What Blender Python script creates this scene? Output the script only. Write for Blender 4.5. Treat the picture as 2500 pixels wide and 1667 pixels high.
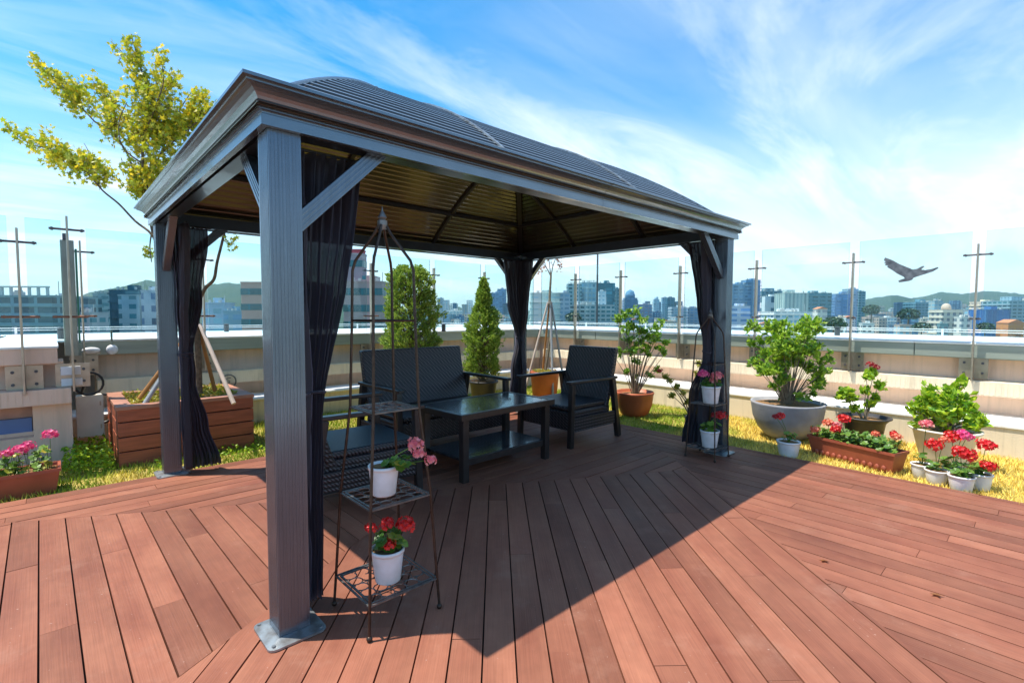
import bpy, math, random
import numpy as np
from mathutils import Vector, Matrix, noise
from mathutils.geometry import intersect_line_line_2d
R = math.radians
random.seed(7)
for o in list(bpy.data.objects): bpy.data.objects.remove(o)
scn = bpy.context.scene
col = scn.collection

# ------------------------------------------------------------------ camera
FPX, PITCH, ROLL, YAW = 1216.7, -0.0550, 0.0030, 0.8247
CX, CY, CZ = -0.6512, -2.1248, 1.3665
cam_d = bpy.data.cameras.new('camera'); cam = bpy.data.objects.new('camera', cam_d); col.objects.link(cam)
cam_d.sensor_width = 36; cam_d.lens = FPX*36/2500; cam_d.clip_end = 9000; cam_d.clip_start = 0.05
Fv = Vector((math.cos(PITCH)*math.cos(YAW), math.cos(PITCH)*math.sin(YAW), math.sin(PITCH)))
R0 = Vector((math.sin(YAW), -math.cos(YAW), 0)); U0 = R0.cross(Fv)
Rv = R0*math.cos(ROLL)+U0*math.sin(ROLL); Uv = -R0*math.sin(ROLL)+U0*math.cos(ROLL)
cam.matrix_world = Matrix(((Rv.x, Uv.x, -Fv.x, CX), (Rv.y, Uv.y, -Fv.y, CY), (Rv.z, Uv.z, -Fv.z, CZ), (0, 0, 0, 1)))
scn.camera = cam
CP = Vector((CX, CY, CZ))
def at(px, py, d):                     # a point d metres ahead of the viewpoint, from survey coordinates
    return CP + Fv*d + Rv*((px-1250)/FPX*d) - Uv*((py-833.5)/FPX*d)

# ------------------------------------------------------------------ light
SUN = Vector((-0.69, 0.54, 2.24)).normalized()
SUN_EL = math.asin(SUN.z); SUN_AZ = math.atan2(SUN.x, SUN.y)
sd = bpy.data.lights.new('sun', 'SUN'); sd.energy = 4.6; sd.angle = R(0.5); sd.color = (1, 0.94, 0.84)
so = bpy.data.objects.new('sun', sd); col.objects.link(so)
so.rotation_euler = (-SUN).to_track_quat('-Z', 'Y').to_euler(); so.location = (0, 0, 30)
scn.view_settings.view_transform = 'Standard'; scn.view_settings.look = 'None'
scn.view_settings.exposure = 0.68; scn.view_settings.gamma = 1
scn.cycles.use_denoising = True
scn.cycles.max_bounces = 8; scn.cycles.transparent_max_bounces = 24
scn.cycles.caustics_reflective = False; scn.cycles.caustics_refractive = False
scn.cycles.sample_clamp_indirect = 6

w = bpy.data.worlds.new('World'); scn.world = w; w.use_nodes = True
nt = w.node_tree; nt.nodes.clear(); N = nt.nodes.new; LK = nt.links.new
def nmath(nt, op, a, b=None, c=None, clamp=False):
    n = nt.nodes.new('ShaderNodeMath'); n.operation = op; n.use_clamp = clamp
    for i, v in enumerate((a, b, c)):
        if v is None: continue
        if isinstance(v, (int, float)): n.inputs[i].default_value = v
        else: nt.links.new(v, n.inputs[i])
    return n.outputs[0]
wo = N('ShaderNodeOutputWorld'); bg = N('ShaderNodeBackground'); bg.inputs[1].default_value = 0.142
sky = N('ShaderNodeTexSky'); sky.sky_type = 'NISHITA'; sky.sun_disc = False
sky.sun_elevation = SUN_EL; sky.sun_rotation = SUN_AZ; sky.air_density = 1.0; sky.dust_density = 0.6; sky.ozone_density = 2.5
hs = N('ShaderNodeHueSaturation'); hs.inputs['Saturation'].default_value = 1.30; hs.inputs['Value'].default_value = 1.0
tn = N('ShaderNodeMix'); tn.data_type = 'RGBA'; tn.blend_type = 'MULTIPLY'; tn.inputs[0].default_value = 1; tn.inputs[7].default_value = (0.86, 1.08, 1.08, 1)
LK(sky.outputs[0], tn.inputs[6]); LK(tn.outputs[2], hs.inputs['Color'])
tc = N('ShaderNodeTexCoord'); sp = N('ShaderNodeSeparateXYZ'); LK(tc.outputs['Generated'], sp.inputs[0])
zc = nmath(nt, 'MAXIMUM', sp.outputs[2], 0.02)
den = nmath(nt, 'ADD', zc, 0.16)
px_ = nmath(nt, 'DIVIDE', sp.outputs[0], den); py_ = nmath(nt, 'DIVIDE', sp.outputs[1], den)
cb = N('ShaderNodeCombineXYZ'); LK(px_, cb.inputs[0]); LK(py_, cb.inputs[1])
mp = N('ShaderNodeMapping'); mp.inputs['Rotation'].default_value = (0, 0, R(-14)); mp.inputs['Scale'].default_value = (0.34, 1.15, 1)
LK(cb.outputs[0], mp.inputs[0])
n1 = N('ShaderNodeTexNoise'); n1.inputs['Scale'].default_value = 1.15; n1.inputs['Detail'].default_value = 13; n1.inputs['Roughness'].default_value = 0.60; n1.inputs['Distortion'].default_value = 0.9
LK(mp.outputs[0], n1.inputs['Vector'])
n2 = N('ShaderNodeTexNoise'); n2.inputs['Scale'].default_value = 0.55; n2.inputs['Detail'].default_value = 2
LK(cb.outputs[0], n2.inputs['Vector'])
cr = N('ShaderNodeMapRange'); cr.inputs[1].default_value = 0.47; cr.inputs[2].default_value = 0.76; LK(n1.outputs[0], cr.inputs[0])
cr2 = N('ShaderNodeMapRange'); cr2.inputs[1].default_value = 0.36; cr2.inputs[2].default_value = 0.62; LK(n2.outputs[0], cr2.inputs[0])
hz = N('ShaderNodeMapRange'); hz.inputs[1].default_value = 0.0; hz.inputs[2].default_value = 0.36; hz.inputs[3].default_value = 0.56; hz.inputs[4].default_value = 0.0
LK(sp.outputs[2], hz.inputs[0])
cm = nmath(nt, 'MULTIPLY', cr.outputs[0], cr2.outputs[0])
mp2 = N('ShaderNodeMapping'); mp2.inputs['Rotation'].default_value = (0, 0, R(-38)); mp2.inputs['Scale'].default_value = (0.6, 1.9, 1); mp2.inputs['Location'].default_value = (3.1, 1.7, 0); LK(cb.outputs[0], mp2.inputs[0])
n4 = N('ShaderNodeTexNoise'); n4.inputs['Scale'].default_value = 0.9; n4.inputs['Detail'].default_value = 12; n4.inputs['Roughness'].default_value = .62; n4.inputs['Distortion'].default_value = 0.9; LK(mp2.outputs[0], n4.inputs['Vector'])
c4_ = N('ShaderNodeMapRange'); c4_.inputs[1].default_value = 0.47; c4_.inputs[2].default_value = 0.80; c4_.inputs[4].default_value = .55; LK(n4.outputs[0], c4_.inputs[0])
cm = nmath(nt, 'MULTIPLY_ADD', cm, 0.62, hz.outputs[0]); cm = nmath(nt, 'ADD', cm, c4_.outputs[0])
# a broad veil of cirrus low in the south east part of the sky
vd = N('ShaderNodeVectorMath'); vd.operation = 'DOT_PRODUCT'; vd.inputs[1].default_value = (0.88, 0.34, 0.33); LK(tc.outputs['Generated'], vd.inputs[0])
vr_ = N('ShaderNodeMapRange'); vr_.interpolation_type = 'SMOOTHSTEP'; vr_.inputs[1].default_value = 0.80; vr_.inputs[2].default_value = 1.0; vr_.inputs[4].default_value = 0.5; LK(vd.outputs['Value'], vr_.inputs[0])
n3 = N('ShaderNodeTexNoise'); n3.inputs['Scale'].default_value = 1.6; n3.inputs['Detail'].default_value = 6; n3.inputs['Distortion'].default_value = 0.6; LK(mp.outputs[0], n3.inputs['Vector'])
c3_ = N('ShaderNodeMapRange'); c3_.inputs[1].default_value = 0.25; c3_.inputs[2].default_value = 0.72; LK(n3.outputs[0], c3_.inputs[0])
cm = nmath(nt, 'ADD', cm, nmath(nt, 'MULTIPLY', vr_.outputs[0], c3_.outputs[0]))
cm = nmath(nt, 'MINIMUM', cm, 0.93)
mx = N('ShaderNodeMix'); mx.data_type = 'RGBA'; LK(cm, mx.inputs[0]); LK(hs.outputs[0], mx.inputs[6]); mx.inputs[7].default_value = (6.0, 6.3, 6.9, 1)
LK(mx.outputs[2], bg.inputs[0]); LK(bg.outputs[0], wo.inputs[0])

# ------------------------------------------------------------------ materials
M = {}
def mat(name, color, rough=0.6, metal=0.0, var=0.0, vscale=8.0, bump=0.0, bscale=60.0, island=0.0, spec=0.5, stretch=None, color2=None, coat=0.0):
    m = bpy.data.materials.new(name); m.use_nodes = True; nt = m.node_tree
    p = nt.nodes['Principled BSDF']; p.inputs['Roughness'].default_value = rough; p.inputs['Metallic'].default_value = metal
    p.inputs['Specular IOR Level'].default_value = spec; p.inputs['Coat Weight'].default_value = coat
    c = tuple(color)+(1,)
    p.inputs['Base Color'].default_value = c
    tc = nt.nodes.new('ShaderNodeTexCoord'); vec = tc.outputs['Object']
    if stretch:
        mpn = nt.nodes.new('ShaderNodeMapping'); mpn.inputs['Scale'].default_value = stretch; nt.links.new(vec, mpn.inputs[0]); vec = mpn.outputs[0]
    src = None
    if var or color2:
        no = nt.nodes.new('ShaderNodeTexNoise'); no.inputs['Scale'].default_value = vscale; no.inputs['Detail'].default_value = 5; nt.links.new(vec, no.inputs['Vector'])
        mr = nt.nodes.new('ShaderNodeMapRange'); mr.inputs[1].default_value = 0.32; mr.inputs[2].default_value = 0.68; nt.links.new(no.outputs[0], mr.inputs[0])
        mi = nt.nodes.new('ShaderNodeMix'); mi.data_type = 'RGBA'; nt.links.new(mr.outputs[0], mi.inputs[0])
        if color2: mi.inputs[6].default_value = c; mi.inputs[7].default_value = tuple(color2)+(1,)
        else:
            mi.inputs[6].default_value = tuple(v*(1-var) for v in color)+(1,); mi.inputs[7].default_value = tuple(min(1, v*(1+var)) for v in color)+(1,)
        src = mi.outputs[2]
    if island:
        ge = nt.nodes.new('ShaderNodeNewGeometry'); h = nt.nodes.new('ShaderNodeHueSaturation')
        v = nt.nodes.new('ShaderNodeMapRange'); v.inputs[3].default_value = 1-island; v.inputs[4].default_value = 1+island
        nt.links.new(ge.outputs['Random Per Island'], v.inputs[0]); nt.links.new(v.outputs[0], h.inputs['Value'])
        if src: nt.links.new(src, h.inputs['Color'])
        else: h.inputs['Color'].default_value = c
        src = h.outputs[0]
    if src: nt.links.new(src, p.inputs['Base Color'])
    if bump:
        nb = nt.nodes.new('ShaderNodeTexNoise'); nb.inputs['Scale'].default_value = bscale; nb.inputs['Detail'].default_value = 4; nt.links.new(vec, nb.inputs['Vector'])
        b = nt.nodes.new('ShaderNodeBump'); b.inputs['Strength'].default_value = bump; b.inputs['Distance'].default_value = 0.01
        nt.links.new(nb.outputs[0], b.inputs['Height']); nt.links.new(b.outputs[0], p.inputs['Normal'])
    M[name] = m; return m
def wallmat(name, color, dirt, amount=.55):
    m = bpy.data.materials.new(name); m.use_nodes = True; nt = m.node_tree; p = nt.nodes['Principled BSDF']; p.inputs['Roughness'].default_value = .85
    tc = nt.nodes.new('ShaderNodeTexCoord')
    def no(sc, stretch, det=5):
        mpn = nt.nodes.new('ShaderNodeMapping'); mpn.inputs['Scale'].default_value = stretch; nt.links.new(tc.outputs['Object'], mpn.inputs[0])
        n = nt.nodes.new('ShaderNodeTexNoise'); n.inputs['Scale'].default_value = sc; n.inputs['Detail'].default_value = det; n.inputs['Roughness'].default_value = .62; nt.links.new(mpn.outputs[0], n.inputs['Vector']); return n.outputs[0]
    def rg_(src, a, b, c, d):
        r = nt.nodes.new('ShaderNodeMapRange'); r.inputs[1].default_value = a; r.inputs[2].default_value = b; r.inputs[3].default_value = c; r.inputs[4].default_value = d; nt.links.new(src, r.inputs[0]); return r.outputs[0]
    f = nmath(nt, 'ADD', rg_(no(1.0, (14, 14, .9)), .50, .74, 0, amount), rg_(no(1.3, (1, 1, 1), 8), .52, .72, 0, amount*.6), clamp=True)
    mi = nt.nodes.new('ShaderNodeMix'); mi.data_type = 'RGBA'; nt.links.new(f, mi.inputs[0]); mi.inputs[6].default_value = color+(1,); mi.inputs[7].default_value = dirt+(1,)
    nt.links.new(mi.outputs[2], p.inputs['Base Color'])
    b = nt.nodes.new('ShaderNodeBump'); b.inputs['Strength'].default_value = .2; b.inputs['Distance'].default_value = .01; nt.links.new(no(60, (1, 1, 1)), b.inputs['Height']); nt.links.new(b.outputs[0], p.inputs['Normal'])
    M[name] = m; return m
def leafmat(name, c1, c2, trans=0.35):
    m = bpy.data.materials.new(name); m.use_nodes = True; nt = m.node_tree; nt.nodes.clear()
    ge = nt.nodes.new('ShaderNodeNewGeometry'); mi = nt.nodes.new('ShaderNodeMix'); mi.data_type = 'RGBA'
    nt.links.new(ge.outputs['Random Per Island'], mi.inputs[0]); mi.inputs[6].default_value = c1+(1,); mi.inputs[7].default_value = c2+(1,)
    p = nt.nodes.new('ShaderNodeBsdfPrincipled'); p.inputs['Roughness'].default_value = 0.45; nt.links.new(mi.outputs[2], p.inputs['Base Color'])
    t = nt.nodes.new('ShaderNodeBsdfTranslucent'); nt.links.new(mi.outputs[2], t.inputs[0])
    ms = nt.nodes.new('ShaderNodeMixShader'); ms.inputs[0].default_value = trans; nt.links.new(p.outputs[0], ms.inputs[1]); nt.links.new(t.outputs[0], ms.inputs[2])
    o = nt.nodes.new('ShaderNodeOutputMaterial'); nt.links.new(ms.outputs[0], o.inputs[0]); M[name] = m; return m
def deckmat():
    m = bpy.data.materials.new('deck'); m.use_nodes = True; nt = m.node_tree; p = nt.nodes['Principled BSDF']
    uv = nt.nodes.new('ShaderNodeUVMap'); uv.uv_map = 'board'
    def noise(scale, sx, sy, det=5):
        mpn = nt.nodes.new('ShaderNodeMapping'); mpn.inputs['Scale'].default_value = (sx, sy, 1); nt.links.new(uv.outputs[0], mpn.inputs[0])
        n = nt.nodes.new('ShaderNodeTexNoise'); n.inputs['Scale'].default_value = scale; n.inputs['Detail'].default_value = det; nt.links.new(mpn.outputs[0], n.inputs['Vector']); return n.outputs[0]
    a = noise(1.0, 3, 160, 3); b = noise(1.0, 1.3, 5); c = noise(1.0, 14, 14)
    ge = nt.nodes.new('ShaderNodeNewGeometry')
    def ramp(src, lo, hi, olo, ohi):
        r = nt.nodes.new('ShaderNodeMapRange'); r.inputs[1].default_value = lo; r.inputs[2].default_value = hi; r.inputs[3].default_value = olo; r.inputs[4].default_value = ohi; nt.links.new(src, r.inputs[0]); return r.outputs[0]
    mi = nt.nodes.new('ShaderNodeMix'); mi.data_type = 'RGBA'; nt.links.new(ramp(b, .3, .7, 0, 1), mi.inputs[0])
    mi.inputs[6].default_value = (0.198, 0.065, 0.038, 1); mi.inputs[7].default_value = (0.288, 0.113, 0.066, 1)
    h = nt.nodes.new('ShaderNodeHueSaturation'); nt.links.new(mi.outputs[2], h.inputs['Color'])
    v = nmath(nt, 'MULTIPLY', ramp(a, .25, .75, .86, 1.12), ramp(ge.outputs['Random Per Island'], 0, 1, .74, 1.2))
    v = nmath(nt, 'MULTIPLY', v, ramp(c, .3, .7, .93, 1.06))
    tc = nt.nodes.new('ShaderNodeTexCoord')
    def onoise(scale, det, rough=.5):
        n = nt.nodes.new('ShaderNodeTexNoise'); n.inputs['Scale'].default_value = scale; n.inputs['Detail'].default_value = det; n.inputs['Roughness'].default_value = rough; nt.links.new(tc.outputs['Object'], n.inputs['Vector']); return n.outputs[0]
    st = onoise(1.1, 6, .6)                   # broad weathering
    v = nmath(nt, 'MULTIPLY', v, ramp(st, .3, .7, .86, 1.14))
    nt.links.new(v, h.inputs['Value'])
    dust = ramp(onoise(2.6, 9, .7), .56, .70, 0, .22)    # pale dusty bloom
    md = nt.nodes.new('ShaderNodeMix'); md.data_type = 'RGBA'; nt.links.new(dust, md.inputs[0]); nt.links.new(h.outputs[0], md.inputs[6]); md.inputs[7].default_value = (0.42, 0.24, 0.17, 1)
    sc = ramp(onoise(55, 2), .735, .76, 0, .5)           # scuffs and specks
    ms2 = nt.nodes.new('ShaderNodeMix'); ms2.data_type = 'RGBA'; nt.links.new(sc, ms2.inputs[0]); nt.links.new(md.outputs[2], ms2.inputs[6]); ms2.inputs[7].default_value = (0.5, 0.38, 0.32, 1)
    nt.links.new(ms2.outputs[2], p.inputs['Base Color'])
    nt.links.new(ramp(st, .3, .7, .50, .70), p.inputs['Roughness']); p.inputs['Specular IOR Level'].default_value = .28
    bp = nt.nodes.new('ShaderNodeBump'); bp.inputs['Strength'].default_value = 0.35; bp.inputs['Distance'].default_value = 0.004; nt.links.new(a, bp.inputs['Height']); nt.links.new(bp.outputs[0], p.inputs['Normal'])
    M['deck'] = m
deckmat()
mat('joist', (0.03, 0.015, 0.01), 0.9)
mat('soilground', (0.38, 0.29, 0.07), 0.95, var=0.3)
mat('bronze', (0.130, 0.160, 0.195), 0.26, 0.72, var=0.10, vscale=3, stretch=(30, 30, 1), coat=0.2)
mat('bronze_beam', (0.07, 0.085, 0.11), 0.3, 0.8, var=0.06, vscale=5, coat=0.2)
mat('cornice', (0.19, 0.215, 0.235), 0.24, 0.75, var=0.06, vscale=5, coat=0.2)
mat('roofpanel', (0.06, 0.066, 0.070), 0.35, 0.7, var=0.15, vscale=2)
mat('ceiling', (0.085, 0.076, 0.052), 0.24, 0.7, var=0.2, vscale=2, coat=0.3)
mat('roofrib_glint', (0.46, 0.50, 0.52), 0.28, 0.8)  # pale rib colour paints in the bright reflections along the ribs
mat('rafter', (0.02, 0.02, 0.022), 0.5, 0.3)
mat('galv', (0.42, 0.47, 0.50), 0.38, 0.7, color2=(0.22, 0.21, 0.20), vscale=20)
mat('iron', (0.060, 0.040, 0.030), 0.40, 0.7, var=0.3, vscale=30)
mat('iron_grey', (0.16, 0.15, 0.14), 0.45, 0.7, var=0.3, vscale=30)
mat('steel', (0.42, 0.36, 0.28), 0.35, 0.8, var=0.12, vscale=12)
mat('rust', (0.25, 0.12, 0.07), 0.6, 0.3)
mat('steel_dark', (0.10, 0.10, 0.11), 0.5, 0.5)
mat('pillar', (0.30, 0.31, 0.26), 0.5, 0.3, var=0.1)
mat('pillar_green', (0.02, 0.16, 0.10), 0.3, 0.0)
mat('darkwood', (0.022, 0.017, 0.016), 0.32, 0.0, var=0.3, vscale=20, stretch=(1, 12, 1))
mat('tabletop', (0.024, 0.026, 0.032), 0.20, 0.0, var=0.25, vscale=8, stretch=(14, 1, 1), coat=0.3)
mat('white_plastic', (0.80, 0.79, 0.80), 0.4, color2=(0.66, 0.64, 0.62), vscale=14)
mat('offwhite', (0.74, 0.67, 0.54), 0.5, var=0.08)
mat('graystone', (0.30, 0.30, 0.32), 0.75, var=0.22, vscale=4, bump=0.3)
mat('terracotta', (0.42, 0.10, 0.035), 0.5, var=0.12)
mat('trough', (0.34, 0.085, 0.045), 0.45, var=0.12)
mat('blackpot', (0.03, 0.03, 0.034), 0.45)
mat('soil', (0.16, 0.075, 0.03), 0.95, color2=(0.30, 0.17, 0.06), vscale=40, bump=0.8)
mat('planterwood', (0.38, 0.10, 0.045), 0.5, var=0.22, vscale=5, stretch=(1, 1, 9), bump=0.2, island=0.12)
mat('plantertop', (0.42, 0.19, 0.12), 0.5, var=0.15, vscale=5)
mat('stake_yellow', (0.42, 0.19, 0.05), 0.6, var=0.2)
mat('stake_pale', (0.55, 0.44, 0.36), 0.6, var=0.12)
mat('stake_grey', (0.30, 0.32, 0.33), 0.6, var=0.12)
mat('bark', (0.14, 0.10, 0.06), 0.9, var=0.35, vscale=30, bump=0.6)
mat('palebark', (0.22, 0.18, 0.12), 0.9, var=0.3, vscale=30, bump=0.5)
wallmat('wall_cream', (0.80, 0.58, 0.44), (0.50, 0.38, 0.28))
wallmat('wall_low', (0.80, 0.67, 0.48), (0.45, 0.37, 0.26))
wallmat('wall_top', (0.90, 0.89, 0.87), (0.62, 0.56, 0.48), .35)
mat('recess', (0.22, 0.17, 0.12), 0.9, var=0.25, vscale=3)
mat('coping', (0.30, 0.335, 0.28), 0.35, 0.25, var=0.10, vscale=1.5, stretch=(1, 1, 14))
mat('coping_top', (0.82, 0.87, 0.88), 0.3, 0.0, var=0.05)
mat('niche', (0.62, 0.36, 0.27), 0.8, var=.15)
mat('bluetile', (0.12, 0.20, 0.42), 0.5)
mat('city_ground', (0.22, 0.23, 0.20), 0.9, color2=(0.07, 0.11, 0.05), vscale=0.02)
mat('hill', (0.012, 0.040, 0.020), 0.95, color2=(0.03, 0.055, 0.02), vscale=0.02)
mat('roof_slab', (0.5, 0.5, 0.48), 0.8)
mat('rope', (0.4, 0.36, 0.3), 0.8)
mat('decal', (0.05, 0.06, 0.075), 0.6, color2=(0.16, 0.18, 0.20), vscale=18)
mat('cable', (0.015, 0.015, 0.015), 0.5)
leafmat('maple', (0.80, 0.60, 0.03), (0.32, 0.44, 0.03), 0.5)
leafmat('maple_dark', (0.20, 0.30, 0.02), (0.55, 0.52, 0.03), 0.45)
leafmat('conifer', (0.12, 0.26, 0.03), (0.50, 0.62, 0.10), 0.3)
leafmat('shrub', (0.07, 0.22, 0.02), (0.36, 0.56, 0.04), 0.4)
leafmat('shrub_mid', (0.08, 0.24, 0.02), (0.48, 0.66, 0.05), 0.42)
leafmat('shrub_bright', (0.13, 0.33, 0.02), (0.55, 0.70, 0.04), 0.45)
leafmat('geranium_leaf', (0.05, 0.15, 0.02), (0.20, 0.33, 0.04), 0.3)
leafmat('leaf_yellow', (0.50, 0.40, 0.03), (0.25, 0.32, 0.04), 0.4)
leafmat('redleaf', (0.30, 0.08, 0.03), (0.42, 0.20, 0.06), 0.4)
leafmat('petal_red', (0.62, 0.008, 0.012), (0.80, 0.05, 0.04), 0.25)
leafmat('petal_pink', (0.85, 0.16, 0.20), (0.90, 0.42, 0.40), 0.3)
leafmat('petal_magenta', (0.80, 0.05, 0.22), (0.85, 0.25, 0.40), 0.25)
leafmat('petal_coral', (0.80, 0.14, 0.08), (0.85, 0.30, 0.16), 0.25)
leafmat('petal_dark', (0.35, 0.01, 0.02), (0.55, 0.04, 0.03), 0.2)
def grassmat():
    m = bpy.data.materials.new('grass'); m.use_nodes = True; nt = m.node_tree; p = nt.nodes['Principled BSDF']
    tc = nt.nodes.new('ShaderNodeTexCoord'); no = nt.nodes.new('ShaderNodeTexNoise'); no.inputs['Scale'].default_value = 2.2; no.inputs['Detail'].default_value = 4; nt.links.new(tc.outputs['Object'], no.inputs['Vector'])
    sp = nt.nodes.new('ShaderNodeSeparateXYZ'); nt.links.new(tc.outputs['Object'], sp.inputs[0])
    g = nt.nodes.new('ShaderNodeMapRange'); g.inputs[1].default_value = -0.5; g.inputs[2].default_value = 1.2; g.inputs[3].default_value = 0.28; g.inputs[4].default_value = -0.06; nt.links.new(sp.outputs[1], g.inputs[0])
    f = nmath(nt, 'ADD', no.outputs[0], g.outputs[0]); r = nt.nodes.new('ShaderNodeMapRange'); r.inputs[1].default_value = 0.40; r.inputs[2].default_value = 0.66; nt.links.new(f, r.inputs[0])
    mi = nt.nodes.new('ShaderNodeMix'); mi.data_type = 'RGBA'; nt.links.new(r.outputs[0], mi.inputs[0]); mi.inputs[6].default_value = (0.26, 0.38, 0.03, 1); mi.inputs[7].default_value = (0.86, 0.64, 0.14, 1)
    ge = nt.nodes.new('ShaderNodeNewGeometry'); h = nt.nodes.new('ShaderNodeHueSaturation'); v = nt.nodes.new('ShaderNodeMapRange'); v.inputs[3].default_value = .6; v.inputs[4].default_value = 1.35
    nt.links.new(ge.outputs['Random Per Island'], v.inputs[0]); nt.links.new(v.outputs[0], h.inputs['Value']); nt.links.new(mi.outputs[2], h.inputs['Color']); nt.links.new(h.outputs[0], p.inputs['Base Color'])
    p.inputs['Roughness'].default_value = .7; p.inputs['Specular IOR Level'].default_value = .2
    M['grass'] = m
grassmat()
def wickermat():
    m = bpy.data.materials.new('wicker'); m.use_nodes = True; nt = m.node_tree; p = nt.nodes['Principled BSDF']
    tc = nt.nodes.new('ShaderNodeTexCoord')
    def wave(rot, sc):
        mpn = nt.nodes.new('ShaderNodeMapping'); mpn.inputs['Rotation'].default_value = rot; nt.links.new(tc.outputs['Object'], mpn.inputs[0])
        wv = nt.nodes.new('ShaderNodeTexWave'); wv.inputs['Scale'].default_value = sc; wv.inputs['Distortion'].default_value = 0.6; nt.links.new(mpn.outputs[0], wv.inputs['Vector']); return wv.outputs['Fac']
    a = wave((R(35), R(45), 0), 17); b = wave((R(-35), R(-45), R(90)), 17)
    f = nmath(nt, 'MULTIPLY', a, b)
    mi = nt.nodes.new('ShaderNodeMix'); mi.data_type = 'RGBA'; nt.links.new(f, mi.inputs[0]); mi.inputs[6].default_value = (0.003, 0.003, 0.005, 1); mi.inputs[7].default_value = (0.10, 0.075, 0.08, 1)
    nt.links.new(mi.outputs[2], p.inputs['Base Color']); p.inputs['Roughness'].default_value = .38
    bp = nt.nodes.new('ShaderNodeBump'); bp.inputs['Strength'].default_value = 0.75; bp.inputs['Distance'].default_value = .005; nt.links.new(f, bp.inputs['Height']); nt.links.new(bp.outputs[0], p.inputs['Normal'])
    M['wicker'] = m
wickermat()
def glassmat():
    m = bpy.data.materials.new('glass'); m.use_nodes = True; nt = m.node_tree; nt.nodes.clear()
    t = nt.nodes.new('ShaderNodeBsdfTransparent'); t.inputs[0].default_value = (0.87, 0.955, 0.95, 1)
    g = nt.nodes.new('ShaderNodeBsdfGlossy'); g.inputs['Roughness'].default_value = .03; g.inputs[0].default_value = (.9, 1, 1, 1)
    fr = nt.nodes.new('ShaderNodeFresnel'); fr.inputs[0].default_value = 1.35
    ms = nt.nodes.new('ShaderNodeMixShader'); nt.links.new(fr.outputs[0], ms.inputs[0]); nt.links.new(t.outputs[0], ms.inputs[1]); nt.links.new(g.outputs[0], ms.inputs[2])
    o = nt.nodes.new('ShaderNodeOutputMaterial'); nt.links.new(ms.outputs[0], o.inputs[0]); M['glass'] = m
    m = mat('glass_edge', (0.20, 0.42, 0.40), 0.2)
glassmat()
def curtainmat():
    m = bpy.data.materials.new('curtain'); m.use_nodes = True; nt = m.node_tree; nt.nodes.clear()
    d = nt.nodes.new('ShaderNodeBsdfPrincipled'); d.inputs['Base Color'].default_value = (0.022, 0.020, 0.030, 1); d.inputs['Roughness'].default_value = .65; d.inputs['Sheen Weight'].default_value = .35; d.inputs['Sheen Tint'].default_value = (.5, .5, .7, 1)
    t = nt.nodes.new('ShaderNodeBsdfTransparent')
    ms = nt.nodes.new('ShaderNodeMixShader'); ms.inputs[0].default_value = .13; nt.links.new(d.outputs[0], ms.inputs[1]); nt.links.new(t.outputs[0], ms.inputs[2])
    o = nt.nodes.new('ShaderNodeOutputMaterial'); nt.links.new(ms.outputs[0], o.inputs[0]); M['curtain'] = m
curtainmat()
BM = {}
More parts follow.
